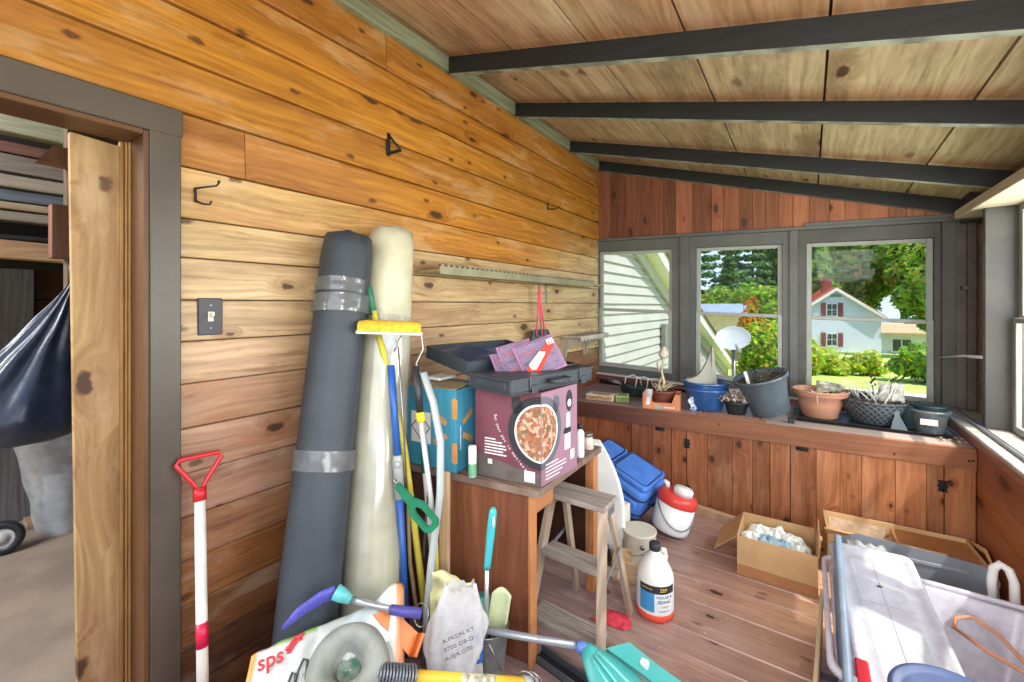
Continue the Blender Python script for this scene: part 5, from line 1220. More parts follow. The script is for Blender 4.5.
for k in range(7):
    cx, cy = .06 + .036 * k, .10 + .10 * (k % 2) + rg.uniform(-.02, .02); s_ = rg.uniform(.045, .065)
    m = MB(X)
    m.grid(lambda u, v: Vector((cx, cy, .145)) + Vector((math.cos(u * 6.2832) * math.sin(v * PI), math.sin(u * 6.2832) * math.sin(v * PI), math.cos(v * PI) * .7)) * s_ * (1 + .5 * mnoise.noise(Vector((math.cos(u * 6.28) * 1.7 + k * 5, math.sin(u * 6.28) * 1.7, v * 3.5)))), 20, 12, cu=True, sm=False)
    m.build('crumpled_paper', M_PAPB if k in (2, 4) else M_PAP, None, 'crumpled %s in the open cardboard box' % ('blue grey wrap' if k in (2, 4) else 'white paper'), 'paper', 'crumpled blue wraps' if k in (2, 4) else 'crumpled papers in the box')
# long open carton behind the bin
t = thing('long_carton', (.33, 2.95, 0), 'long open cardboard carton with taped side against the cupboard', 'box')
X = Matrix.Translation((.085, 2.80, 0)) @ Matrix.Rotation(R(3.0), 4, 'Z')
open_box(t, 0, .60, 0, .30, .001, .20, X, M_CBI)
M_PT = mat('pale_tape', (226, 206, 184), .35, var=.12, vs=30)
m = MB(X); m.box(.03, .28, .2935, .2945, .10, .17); m.build('tape', M_PT, t)
m = MB(X); m.box(.03, .20, -.002, -.001, .06, .12); m.build('tape', M_PT, t)
m = MB(X)
for k in range(9): m.prism([(.10 + .055 * k, .115), (.115 + .055 * k, .115), (.14 + .055 * k, .135), (.128 + .055 * k, .138)], .0008, Matrix(((1, 0, 0, 0), (0, 0, -1, .2945), (0, 1, 0, 0), (0, 0, 0, 1))))
m.build('print', mat('carton_print', (150, 108, 76), .7), t)
m = MB(X); m.hexa([(-.002, -.002, .199), (.46, -.002, .199), (.46, .0, .203), (-.002, 0, .203)], [(-.02, -.06, .245), (.44, -.06, .245), (.44, -.058, .25), (-.02, -.058, .25)]); m.build('flap', M_CBI, t)
m = MB(X); m.hexa([(.30, .02, .18), (.59, .02, .18), (.59, .28, .18), (.30, .28, .18)], [(.34, .02, .184), (.59, .02, .184), (.59, .28, .184), (.30, .28, .184)]); m.build('flap', M_CBD, t)
m = MB(X); m.tube([(.60, .29, .19), (.635, .18, .20), (.63, .02, .12)], .010, 6, flat=(.3, 2.0)); m.build('flap', M_CB, t)
# grey panel and white bent pipe behind the bin
X = facing((.13, 2.42, .002), (1, .10, 0), (.02, .16, 1))
t = thing('plastic_board', (.4, 2.45, 0), 'dark grey plastic panel standing behind the clear bin', 'panel')
m = MB(X); m.prism([(0, 0), (.50, 0), (.50, .315), (.46, .345), (.06, .37), (0, .34)], .012); m.build('sheet', mat('panel_grey', (104, 110, 118), .4, var=.08), t)
M_PR = mat('panel_rib', (120, 126, 132), .4)
for q_ in ((.02, .47, .02, .05), (.10, .42, .30, .315)):
    m = MB(X); m.box(*q_, .012, .018, .002); m.build('rib', M_PR, t)
m = MB(); m.tube([(.606, 2.50, .0), (.604, 2.50, .30), (.610, 2.50, .35), (.628, 2.50, .37), (.648, 2.49, .36), (.660, 2.48, .32), (.664, 2.47, .02)], .015, 14); m.build('bent_pipe', M_WHITEP, None, 'white bent plastic pipe standing by the red panelled wall', 'pipe')
# clear storage bin with lids
M_BIN = glassy('bin_plastic', (.94, .93, .97, 1), .05, .16, .62, (232, 230, 242))
t = thing('storage_bin', (.35, 1.85, 0), 'large clear plastic storage bin holding lids and cable', 'storage bin')
rs = []
for x0, x1, y0, y1, z in ((.12, .58, 1.60, 2.14, .004), (.105, .60, 1.58, 2.165, .03), (.07, .645, 1.54, 2.21, .33), (.068, .647, 1.538, 2.212, .345)): rs.append(rrect(x0, x1, y0, y1, .055, z, 6))
inn = [[Vector((lerp(.36, p.x, .985), lerp(1.87, p.y, .985), p.z + .004)) for p in r] for r in rs[::-1]]
m = MB(); m.rings(rs + inn[1:], cap0=True, cap1=True); m.build('tub', M_BIN, t)
m = MB(); m.rings([rrect(.055, .66, 1.525, 2.225, .06, .338, 6), rrect(.046, .669, 1.516, 2.234, .064, .338, 6), rrect(.046, .669, 1.516, 2.234, .064, .356, 6), rrect(.062, .652, 1.532, 2.218, .058, .358, 6)], loop=True); m.build('rim', glassy('bin_rim_plastic', (.96, .95, .98, 1), .06, .15, .93, (232, 230, 240)), t)
for k in range(3):
    m = MB(); x = .22 + .14 * k; m.box(x, x + .012, 2.205, 2.226, .26, .337, .004); m.build('rib', M_BIN, t)
M_LID = glassy('lid_plastic', (.95, .95, .97, 1), .06, .14, .84, (206, 206, 214))
def slab(o, a, b, w_, h_, th, label, M, cat, lip=.016, name='bin_lid'):
    X = facing(o, a, b); t = thing(name, o, label, cat)
    if X.to_3x3().col[2].z < 0: th_s = -1
    m = MB(X); m.rings([rrect(0, w_, 0, h_, .03, 0, 5), rrect(0, w_, 0, h_, .03, lip, 5), rrect(.014, w_ - .014, .014, h_ - .014, .022, lip, 5), rrect(.022, w_ - .022, .022, h_ - .022, .02, lip * .35, 5), rrect(.05, w_ - .05, .06, h_ - .06, .02, lip * .35, 5), rrect(.06, w_ - .06, .07, h_ - .07, .02, lip * .75, 5)]); m.build('cover', M, t)
    return t, X
FL, FR, NL, NR = Vector((.075, 2.215, .41)), Vector((.30, 2.235, .41)), Vector((.14, 1.57, .25)), Vector((.40, 1.60, .25))
t, X = slab(NL, NR - NL, FL - NL, .262, .665, .02, 'white translucent bin lid leaning inside the clear bin', M_LID, 'lid')
m = MB(X); m.box(.13, .133, .05, .62, .0125, .0145); m.build('rib', M_LID, t)
m = MB(X); m.box(.06, .205, .39, .393, .0125, .0145); m.build('rib', M_LID, t)
m = MB(X); m.box(.12, .135, .47, .476, .013, .0155); m.build('mark', M_BLKPL, t)
X = facing((.070, 1.43, .30), (.012, .80, .085), (.14, -.02, .62))
t = thing('long_tray_lid', (.08, 1.8, .36), 'slate blue lid standing on edge along the bin side', 'lid')
m = MB(X); m.rings([rrect(0, .80, 0, .06, .02, 0, 4), rrect(0, .80, 0, .06, .02, .012, 4)]); m.build('cover', mat('slate_lid', (104, 124, 146), .4, var=.1), t)
m = MB(X); m.rings([rrect(-.008, .808, .052, .070, .008, -.004, 4), rrect(-.008, .808, .052, .070, .008, .016, 4)]); m.build('lip', mat('slate_lid_lip', (136, 152, 170), .4), t)
m = MB(); m.box(.112, .145, 1.50, 1.62, .30, .36, .004); m.build('red_block', M_RED, None, 'bright red piece wedged beside the slate blue lid', 'block')
m = MB(); m.tube([(.418, 2.10, .27), (.425, 2.115, .305), (.470, 2.13, .318), (.516, 2.066, .315), (.548, 1.98, .30), (.575, 1.85, .27)], .0065, 8); m.tube([(.42, 2.08, .285), (.465, 1.98, .30), (.55, 1.93, .29), (.585, 1.84, .265)], .0065, 8); m.build('orange_cable', mat('orange_cable', (206, 142, 108), .45, var=.06), None, 'orange cable looped in the clear storage bin', 'cable')
t = thing('navy_pail', (.29, 1.37, 0), 'round navy blue pail with lid standing in front of the clear bin', 'pail')
m = MB(); X = Matrix.Translation((.29, 1.372, .475)) @ Matrix.Diagonal((.8, .8, 1, 1)); m.lathe([(.001, .004), (.13, .004), (.140, .006), (.150, .012), (.160, .012), (.164, .006), (.164, -.012), (.158, -.014)], 44, X, False, False); m.build('lid', mat('navy_plastic', (62, 76, 112), .4, var=.08), t)
m = MB(); m.lathe([(.001, 0), (.105, 0), (.110, .006), (.126, .46), (.122, .46), (.106, .01), (.001, .008)], 40, Matrix.Translation((.29, 1.372, .001)), False, False); m.build('body', mat('navy_body', (52, 66, 104), .4, var=.08), t)
m = MB(); m.grid(lambda u, v: (lerp(.14, .27, u), lerp(2.21, 2.40, v), .362 + .03 * (1 - v) + .018 * mnoise.noise(Vector((u * 5, v * 5, 1)))), 14, 12); m.build('plastic_sheet', glassy('crumpled_clear', (.97, .97, .97, 1), .14, .1, .3), None, 'crumpled clear plastic draped on the far rim of the bin', 'plastic sheet', solid=.002)
X = facing((.006, 1.62, .002), (.03, .55, 0), (.02, 0, 1))
t = thing('folded_carton', (.02, 1.9, 0), 'flattened beige carton standing along the bin side', 'box')
m = MB(X); m.box(0, .60, 0, .205, 0, .012, .002); m.build('carton', mat('beige_carton', (208, 184, 142), .7, var=.08, vs=6), t)
m = MB(X); m.box(.02, .5, .03, .075, .0122, .0135); m.box(0, .6, .06, .065, -.0012, 0); m.build('print', mat('carton_teal', (120, 140, 140), .6), t)
# loose board on the floor by the cupboard
m = MB(); m.hexa([(-.66, 3.075, .001), (-.20, 2.985, .001), (-.19, 3.035, .001), (-.65, 3.118, .001)], [(-.66, 3.075, .045), (-.20, 2.985, .045), (-.19, 3.035, .045), (-.65, 3.118, .045)]); m.build('loose_board', wood('loose_board', 'X', 'Y', col=(196, 164, 134), rough=.7), None, 'short bare board on the floor along the cupboard', 'board')

# blue suitcase leaning between the old cabinet and the bench
e1 = Vector((.93, -.10, -.36)).normalized(); e2 = Vector((.05, .99, .08)); e2 = (e2 - e1 * e2.dot(e1)).normalized()
nn = e1.cross(e2).normalized()
X = Matrix((e1, e2, nn)).transposed().to_4x4(); X.translation = Vector((-1.25, 2.645, .41)); X = X @ Matrix.Diagonal((1.06, 1.18, 1.06, 1))
if nn.z < 0: raise RuntimeError('suitcase normal')
M_SUIT = mat('blue_nylon', (74, 126, 212), .7, var=.10, vs=10, bump=.35, bs=260); M_SUITD = mat('navy_piping', (16, 22, 40), .6)
t = thing('suitcase', (-1.0, 2.7, 0), 'blue fabric suitcase with two zipped pockets lying tilted', 'suitcase')
def softbox(m, x0, x1, y0, y1, z0, z1, r, puff=.0):
    rs = []
    for q in range(5):
        a = PI / 2 * q / 4; rs.append((r * (1 - math.sin(a)), z0 + r * (1 - math.cos(a))))
    prof = [(r * (1 - math.sin(PI / 2 * q / 4)), z0 + r * (1 - math.cos(PI / 2 * q / 4))) for q in range(5)] + [(r * (1 - math.cos(PI / 2 * q / 4)), z1 - r + r * math.sin(PI / 2 * q / 4)) for q in range(5)]
    m.rings([rrect(x0 + i, x1 - i, y0 + i, y1 - i, max(.004, r * 1.6 - i * .5), z, 6) for i, z in prof])
m = MB(X); softbox(m, 0, .45, 0, .30, -.205, -.012, .03); m.build('body', M_SUIT, t)
m = MB(X); softbox(m, .01, .165, .02, .28, -.02, .012, .012); m.build('pocket', M_SUIT, t)
m = MB(X); softbox(m, .185, .435, .018, .282, -.02, .022, .016); m.build('pocket', M_SUIT, t)
m = MB(X); m.rings
for x0, x1, z in ((.018, .157, .010), (.20, .42, .018)):
    mm = MB(X); P = rrect(x0, x1, .035, .265, .03, z, 5); mm.tube(P, .0055, 6, loop=True); mm.build('zip', M_SUITD, t)
for z in (-.06, -.16):
    mm = MB(X); mm.tube(rrect(-.001, .451, -.001, .301, .05, z, 6), .0045, 6, loop=True); mm.build('piping', M_SUITD, t)
m = MB(X); softbox(m, .20, .42, -.022, .01, -.15, -.07, .01); m.build('side_pocket', M_SUIT, t)
m = MB(X); m.tube([(.03, .10, .010), (.05, .10, .030), (.10, .10, .030), (.12, .10, .010)], .006, 8); m.build('carry_handle', M_SUITD, t)
m = MB(X); m.tube([(.452, .08, -.10), (.475, .09, -.10), (.475, .21, -.10), (.452, .22, -.10)], .007, 8); m.build('carry_handle', M_SUITD, t)
m = MB(X); m.box(.11, .13, .028, .036, .010, .015, .001); m.box(.21, .23, .028, .036, .018, .023, .001); m.build('zip_pull', M_STEEL, t)
# white plastic sheet behind the cabinet
m = MB()
def wsf(u, v):
    z = .62 * v; half = .335 * (1 - max(0, v - .35) ** 2 * 1.15)
    x = -1.16 + half * u; return (x, 2.16 + .09 * u + .05 * v + .03 * math.sin(u * 2.5), z + .002)
m.grid(wsf, 14, 16); m.build('plastic_sheet', mat('white_sheet', (228, 230, 228), .4, var=.05), None, 'curved white plastic panel standing behind the old cabinet', 'panel', solid=.005)
m = MB(); m.lathe([(.001, 0), (.12, 0), (.13, .16), (.132, .18), (.122, .18), (.11, .01), (.001, .01)], 28, place((-1.30, 2.72, .0)), False, False); m.build('white_tub', M_WHITEP, None, 'white tub half hidden under the tilted blue suitcase', 'tub')
# red and white cooler jug
TL = Matrix.Rotation(R(15), 4, Vector((-.57, .822, 0)))
X = Matrix.Translation((-.700, 2.70, .030)) @ TL @ Matrix.Diagonal((.88, .88, .88, 1))
t = thing('cooler_jug', (-.70, 2.655, 0), 'white picnic cooler jug with red lid tilted on the floor', 'cooler jug')
m = MB(X); m.lathe([(.112, 0), (.120, .006), (.124, .03), (.128, .19)], 36); m.build('body', mat('jug_white', (220, 222, 224), .35, var=.04), t)
m = MB(X); m.lathe([(.129, .188), (.132, .192), (.132, .232), (.124, .25), (.10, .262), (.001, .264)], 36, None, True, False); m.build('lid', mat('jug_red', (208, 66, 58), .35, var=.05), t)
m = MB(X); m.lathe([(.060, .262), (.060, .305), (.054, .312), (.001, .313)], 28, Matrix.Translation((.03, -.02, 0)), True, False)
for k in range(24):
    a = 2 * PI * k / 24; m.tube([(.03 + .061 * math.cos(a), -.02 + .061 * math.sin(a), .264), (.03 + .061 * math.cos(a), -.02 + .061 * math.sin(a), .303)], .0022, 4)
m.build('cap', M_WHITEP, t)
m = MB(X); m.tube([(-.08, .02, .255), (-.09, .02, .285), (-.115, .015, .292)], [.018, .017, .013], 10); m.build('spout', M_WHITEP, t)
m = MB(X); rd = Vector((.822, .57, 0)); fd = Vector((.57, -.822, 0))
m.tube([rd * (-.128 * math.cos(PI * k / 16)) + fd * (.135 * math.sin(PI * k / 16)) + Vector((0, 0, .185 - .13 * math.sin(PI * k / 16))) for k in range(17)], .0045, 8); m.build('bail_handle', mat('grey_bail', (120, 122, 124), .4, .5), t)
# paint can
t = thing('paint_can', (-.76, 2.35, 0), 'used white paint can with dribbled lid beside the jug of cleaner', 'paint can')
X = Matrix.Translation((-.755, 2.31, .001))
m = MB(X); m.lathe([(.086, 0), (.089, .004), (.086, .008), (.086, .165), (.090, .172), (.090, .178), (.083, .178)], 32); m.build('can', mat('can_cream', (206, 200, 184), .45, .1, var=.08, vs=8), t)
m = MB(X); m.lathe([(.083, .174), (.074, .174), (.070, .168), (.001, .169)], 32, None, False, False); m.build('lid', mat('lid_dribble', (168, 162, 150), .45, .3, var=.3, vs=26, c2=(96, 90, 84)), t)
m = MB(X); m.tube([(.085, -.025, .13), (.06, -.09, .10), (0, -.10, .08), (-.06, -.085, .10), (-.085, -.02, .13)], .0025, 6); m.build('bail_handle', M_STEEL, t)
m = MB(X); m.lathe([(.012, 0), (.012, .006), (.004, .010)], 12, facing((.04, -.077, .125), (.88, .46, 0), (0, 0, 1))); m.build('ear', M_STEEL, t)
# carton and yellow tin behind the ladder
t = thing('white_carton', (-.93, 2.33, 0), 'small white printed carton behind the paint can', 'box')
X = Matrix.Translation((-1.02, 2.36, .001)) @ Matrix.Rotation(R(-14), 4, 'Z')
m = MB(X); m.box(0, .15, 0, .11, 0, .25, .003); m.build('carton', mat('carton_offwhite', (214, 208, 196), .6, var=.08), t)
m = MB(X)
for k in range(6): m.box(.02, .12 - .012 * (k % 3), -.0008, 0, .19 - .022 * k, .196 - .022 * k)
m.build('print', mat('print_grey3', (120, 116, 110), .6), t)
t = thing('yellow_tin', (-.95, 2.43, .25), 'yellow tin standing on the small white carton', 'tin')
X = Matrix.Translation((-.945, 2.385, .2522))
m = MB(X); m.lathe([(.032, 0), (.034, .003), (.034, .075), (.031, .08), (.001, .081)], 22); m.build('can', mat('tin_yellow', (222, 190, 52), .4, var=.1, vs=20), t)
m = MB(X); m.lathe([(.0345, .03), (.0345, .05)], 22, None, False, False); m.build('label', M_PDK, t)
t = thing('wooden_crate', (-.68, 2.12, 0), 'low pale wooden crate between ladder and paint can', 'crate')
X = Matrix.Translation((-.82, 2.075, .001)) @ Matrix.Rotation(R(16), 4, 'Z'); M_CR2 = wood('crate_wood', 'X', 'Z', col=(206, 178, 140), rough=.7)
m = MB(X); m.box(0, .23, 0, .012, .0, .10, .001); m.build('side_board', M_CR2, t)
m = MB(X); m.box(0, .23, .13, .142, .0, .10, .001); m.build('side_board', M_CR2, t)
m = MB(X); m.box(.0, .012, .013, .129, 0, .10, .001); m.build('end_board', M_CR2, t)
m = MB(X); m.box(.218, .23, .013, .129, 0, .10, .001); m.build('end_board', M_CR2, t)
m = MB(X); m.box(.013, .217, .013, .129, .004, .012); m.build('bottom', M_CR2, t)
m = MB(); m.lathe([(.03, 0), (.033, .004), (.033, .06), (.028, .066), (.028, .08), (.001, .081)], 20, Matrix.Translation((-.92, 2.22, .001)) ); b_ = m.build('metal_jar', M_STEEL, None, 'dull metal jar beside the paint can behind the ladder', 'jar')
# jug of cleaner
JC = Vector((-.575, 1.975, .0005)); X = Matrix.Translation(JC)
t = thing('cleaner_jug', JC, 'clear gallon jug of red cleaner with blue label beside the ladder', 'jug')
m = MB(X); m.lathe([(.070, 0), (.080, .006), (.082, .02), (.082, .17), (.078, .19), (.062, .225), (.042, .255), (.026, .272), (.022, .28), (.022, .298)], 36); m.build('bottle', mat('milky_plastic', (222, 220, 214), .3, var=.04), t)
m = MB(X); m.lathe([(.0712, .0005), (.0812, .0065), (.0832, .02), (.0832, .036), (.082, .037)], 36, None, False, False); m.build('liquid', mat('red_liquid', (226, 84, 66), .25, var=.06), t)
m = MB(X); m.lathe([(.0255, .286), (.0255, .312), (.022, .316), (.001, .3165)], 24, None, True, False); m.build('cap', M_PDK, t)
m = MB(X); m.tube([Vector((math.cos(R(75)) * r_, math.sin(R(75)) * r_, z)) for r_, z in ((.055, .262), (.078, .252), (.088, .22), (.082, .165))], [.011, .013, .013, .011], 10); m.build('handle', mat('milky_plastic_b', (226, 224, 216), .3), t)
def wrap(name, a0, a1, z0, z1, M, r=.0828, X=X, t=t):
    m = MB(X); m.grid(lambda u, v: (r * math.cos(R(lerp(a0, a1, u))), r * math.sin(R(lerp(a0, a1, u))), lerp(z0, z1, v)), 24, 1); return m.build(name, M, t)
AC = -70   # the label faces the room
wrap('label', AC - 75, AC + 62, .045, .166, mat('label_pale', (214, 224, 230), .45, var=.06, vs=30))
wrap('print', AC - 52, AC + 62, .132, .166, M_PDK, .0834); wrap('print', AC - 52, AC - 5, .05, .133, mat('label_blue', (62, 142, 196), .45), .0834)
def wrap_text(txt, size, ang, z, M, r=.0840, X=X, t=t):
    o = lettering('lettering', txt, size, Matrix.Identity(4), M, t, .0002)
    org = ORG[t.name]
    for v in o.data.vertices:
        p = v.co + org; a = R(ang) + p.x / r; rr = r + p.z
        v.co = X @ Vector((rr * math.cos(a), rr * math.sin(a), z + p.y)) - org
    return o
wrap_text('ZEP', .020, AC + 22, .149, mat('label_yellow', (236, 206, 60), .45)); wrap_text('COMMERCIAL', .008, AC - 28, .150, mat('label_yellow2', (236, 206, 60), .45))
wrap_text('HOUSE &', .018, AC + 26, .118, M_PDK); wrap_text('SIDING', .020, AC + 26, .097, M_PDK); wrap_text('CLEANER', .011, AC + 26, .078, mat('label_orange', (226, 150, 50), .45)); wrap_text('ONE GALLON', .008, AC + 26, .058, M_PDK)
# red rag
m = MB(); m.grid(lambda u, v: (-.80 + .15 * u + .02 * math.sin(v * 4), 1.76 + .10 * v + .02 * u, .003 + max(0, .022 * math.sin(u * PI) * math.sin(v * PI) + .012 * mnoise.noise(Vector((u * 5, v * 5, 4))))), 18, 14); m.build('red_rag', mat('red_cloth', (214, 62, 78), .85, var=.12, vs=40), None, 'small red rag on the floor under the ladder', 'rag', solid=.003)
# wooden step ladder
M_LAD = wood('ladder_wood', 'X', 'Y', col=(156, 147, 139), knots=.1, rough=.75, lo=.5, hi=1.15, fine=90); M_LADL = wood('ladder_leg_wood', 'Z', 'X', col=(178, 160, 142), knots=.1, rough=.7, lo=.6, hi=1.12)
t = thing('step_ladder', (-.81, 1.70, 0), 'small weathered wooden step ladder pushed against the old cabinet', 'step ladder')
def bar(m, p0, p1, a, w_, d_):
    p0, p1 = Vector(p0), Vector(p1); z = (p1 - p0).normalized(); x = Vector(a); x = (x - z * x.dot(z)).normalized(); y = z.cross(x)
    c = [(-w_ / 2, -d_ / 2), (w_ / 2, -d_ / 2), (w_ / 2, d_ / 2), (-w_ / 2, d_ / 2)]
    m.hexa([p0 + x * i + y * j for i, j in c], [p1 + x * i + y * j for i, j in c])
m = MB(); m.box(-.955, -.675, 1.628, 1.775, .555, .578, .004); m.build('top', M_LAD, t)
for p0, p1, w_, d_ in (((-.985, 1.525, .003), (-.935, 1.66, .555), .022, .05), ((-.64, 1.505, .003), (-.693, 1.655, .555), .022, .05), ((-.935, 1.905, .003), (-.915, 1.745, .555), .020, .034), ((-.662, 1.895, .003), (-.705, 1.745, .555), .020, .034)):
    m = MB(); bar(m, p0, p1, (1, 0, 0), w_, d_); m.build('leg', M_LADL, t)
def tread(f, depth, z, rib):
    a = Vector((-.985, 1.525, 0)).lerp(Vector((-.935, 1.66, .555)), f); b = Vector((-.64, 1.505, 0)).lerp(Vector((-.693, 1.655, .555)), f)
    m = MB(); d = (b - a); d.z = 0; X = facing((a.x + .012, a.y - .03, z), d, (0, 1, 0)); L = d.length - .024
    m.X = X; m.box(0, L, 0, depth, 0, .022, .003)
    if rib:
        for k in range(7): m.box(.008, L - .008, .010 + k * (depth - .02) / 7, .014 + k * (depth - .02) / 7, .022, .0245)
    m.build('tread', M_LAD, t)
tread(.15, .115, .082, True); tread(.60, .10, .33, False)
m = MB(); m.box(-.925, -.68, 1.80, 1.815, .20, .235, .002); m.build('rear_rail', M_LADL, t)
for x0, x1 in ((-.662, -.672), (-.965, -.945)):
    m = MB(); bar(m, (x0, 1.60, .285), (x1, 1.80, .345), (1, 0, 0), .004, .016); m.build('brace', M_GALV, t)
for dx in (-.94, -.69):
    m = MB(); m.box(dx - .003, dx + .006, 1.64, 1.76, .51, .556, .002); m.build('corner_plate', M_GALV, t)
# ------------------------------------------------------------------ near left: soil bag, ring, buckets, brushes
TLc, TRc, BLc, BRc = Vector((-1.375, .595, .37)), Vector((-1.13, .985, .44)), Vector((-1.10, .33, .03)), Vector((-.80, .70, .05))
bn = (TRc - TLc).cross(BLc - TLc).normalized()
if bn.z < 0: bn = -bn
BC = {}
def soil(u, v):
    p = TLc.lerp(TRc, u).lerp(BLc.lerp(BRc, u), v)
    pk = .045 * math.exp(-((u - .93) / .10) ** 2) * max(0, 1 - v * 3)
    bulge = (max(0, math.sin(u * PI)) * max(0, math.sin(min(1, v * .9 + .1) * PI))) ** .5 * .05 - .035
    wr = .020 * mnoise.noise(Vector((u * 4, v * 4, 1.7))) + .010 * mnoise.noise(Vector((u * 11, v * 9, 5.1))) + .006 * math.sin(u * 40 + 6 * v)
    q = p + bn * (bulge + wr * (1 if 0 < u < 1 else .4)) + Vector((0, 0, pk))
    edge = min(u, 1 - u, v * 1.2)
    if edge < .02: q = q - bn * .03
    c = (206, 210, 204)
    if u < .045 + .02 * math.sin(v * 9): c = (222, 150, 66)
    elif v < .045 and .14 < u < .42: c = (126, 164, 76)
    elif u > .95 and v < .35: c = (210, 144, 98)
    elif v < .20 and .6 < u < .85: c = (196, 206, 208)
    BC[tuple(round(x, 4) for x in q)] = S(*c); return q
def soilc(p): return BC.get(tuple(round(x, 4) for x in p), S(206, 210, 204))
t = thing('soil_bag', (-1.1, .65, 0), 'white potting soil bag with green and orange edges slumped by the rolls', 'bag of soil')
m = MB(); m.cf = soilc; NU = 44; NV = 40
top = [[soil(i / NU, j / NV) for j in range(NV + 1)] for i in range(NU + 1)]
L_ = [[m.v(p) for p in r] for r in top]
for i in range(NU):
    for j in range(NV): m.f([L_[i][j], L_[i + 1][j], L_[i + 1][j + 1], L_[i][j + 1]], True)
rim = [L_[i][0] for i in range(NU + 1)] + [L_[NU][j] for j in range(1, NV + 1)] + [L_[i][NV] for i in range(NU - 1, -1, -1)] + [L_[0][j] for j in range(NV - 1, 0, -1)]
lowv = []
cc_ = sum((v.co for v in rim), Vector()) / len(rim)
for v in rim:
    p = v.co.copy(); q = Vector((lerp(p.x, cc_.x, .10), lerp(p.y, cc_.y, .10), .004)); lowv.append(m.v(q))
for i in range(len(rim)): m.f([rim[i], rim[(i + 1) % len(rim)], lowv[(i + 1) % len(rim)], lowv[i]], True)
m.f(lowv)
m.build('bag', mat('bag_film', (255, 255, 255), .38, attr=True, var=.04, vs=12), t)
M_BRED = mat('bag_red', (196, 52, 62), .5); M_BINK = mat('bag_ink', (84, 84, 80), .5)
def onbag(u, v, lift=.002): return soil(u, v) + bn * lift
ub = (TRc - TLc).normalized(); vb = bn.cross(ub)
def bagtext(txt, size, u, v, ang, M):
    o = onbag(u, v, .012); lettering('lettering', txt, size, facing(o, Matrix.Rotation(ang, 3, bn) @ ub, Matrix.Rotation(ang, 3, bn) @ vb), M, t, .0006, bold=.02)
bagtext('sps', .055, .17, .10, R(0), M_BRED)
m = MB(); m.tube([onbag(.25 + .09 * q, .075 - .05 * q + .012 * math.sin(q * 9), .006) for q in [k / 10 for k in range(11)]], .006, 6); m.tube([onbag(.26 + .08 * q, .095 - .05 * q + .010 * math.sin(q * 8), .006) for q in [k / 10 for k in range(11)]], .004, 6); m.build('print', M_BRED, t)
m = MB()
m.tube([onbag(u_, v_, .005) for u_, v_ in ((.30, .30), (.30, .24), (.315, .20), (.335, .21), (.34, .27), (.35, .20), (.37, .16), (.395, .17), (.395, .25), (.41, .18), (.435, .16), (.455, .19), (.45, .27))], .0035, 6); m.build('print', M_BINK, t)
# grey moulded ring
bt = Vector((.30, -.26, .92)).normalized()
u0 = Vector((-1.125, .77, .305)) + bn * .022
X = (frame(bt).to_4x4()) @ Matrix.Diagonal((.86, .86, .86, 1)); X.translation = u0
t = thing('concrete_ring', u0, 'round grey moulded ring with a hollow centre lying on the soil bag', 'ring')
M_RING = mat('ring_grey', (152, 154, 146), .6, var=.14, vs=7, bump=.3, bs=50, c2=(118, 122, 116))
m = MB(X); m.lathe([(.110, -.018), (.135, -.012), (.134, .004), (.133, .026), (.126, .052), (.110, .076), (.090, .086), (.072, .078), (.058, .054), (.052, .022), (.048, .0), (.001, .0)], 56, None, True, False); m.build('body', M_RING, t)
m = MB(X); m.lathe([(.128, -.020), (.150, -.020), (.152, -.014), (.150, -.007), (.136, -.008)], 56, None, False, False); m.build('flange', mat('ring_flange', (178, 180, 170), .5, var=.1), t)
m = MB(X); m.grid(lambda u, v: Vector((.038 * v * math.cos(6.2832 * u), .038 * v * math.sin(6.2832 * u), .004 + .004 * mnoise.noise(Vector((u * 8, v * 5, 2))))), 24, 6, cu=True); m.build('crumpled_foil', mat('foil_green', (176, 196, 184), .35, .5, var=.2, vs=40, c2=(90, 150, 124)), t)
# squeegee
t = thing('window_squeegee', (-1.2, .82, .44), 'purple and teal window squeegee with silver pole on the soil bag', 'squeegee')
M_PUR = mat('purple_plastic', (86, 84, 176), .4, var=.08); M_TEAL = mat('teal_plastic', (92, 176, 176), .4, var=.06); M_SILV = mat('silver_pole', (176, 178, 182), .3, .6, var=.06)
P = [Vector(p) for p in ((-1.304, .666, .419), (-1.296, .714, .444), (-1.272, .773, .466), (-1.249, .807, .474))]
m = MB(); m.tube([p + bn * .01 for p in P], [.006, .018, .022, .023], 10, flat=(.45, 1)); m.build('blade', M_PUR, t)
m = MB()
for k in range(9):
    c = P[1].lerp(P[3], k / 9) + bn * .018; m.tube([c + Vector((.0, 0, .014)), c + Vector((.004, 0, -.014))], .0018, 4)
m.build('rib', M_PUR, t)
m = MB(); m.tube([P[3] + bn * .010, Vector((-1.232, .818, .464)) + bn * .01, Vector((-1.206, .832, .452)) + bn * .006], [.024, .022, .013], 12); m.build('neck', M_TEAL, t)
m = MB(); m.tube([(-1.21, .831, .456), (-1.10, .911, .418)], .0105, 12); m.build('pole', M_SILV, t)
m = MB(); m.tube([(-1.106, .907, .420), (-1.035, .974, .396)], [.0145, .0165], 12); m.build('grip', mat('purple_grip', (72, 68, 142), .5), t)
m = MB(); m.tube([(-1.035 + .03 * math.cos(a), .974 + .012 * math.sin(a), .392 + .03 * math.sin(a)) for a in [k * PI / 8 for k in range(16)]], .002, 5, loop=True); m.build('ring', M_STEEL, t)
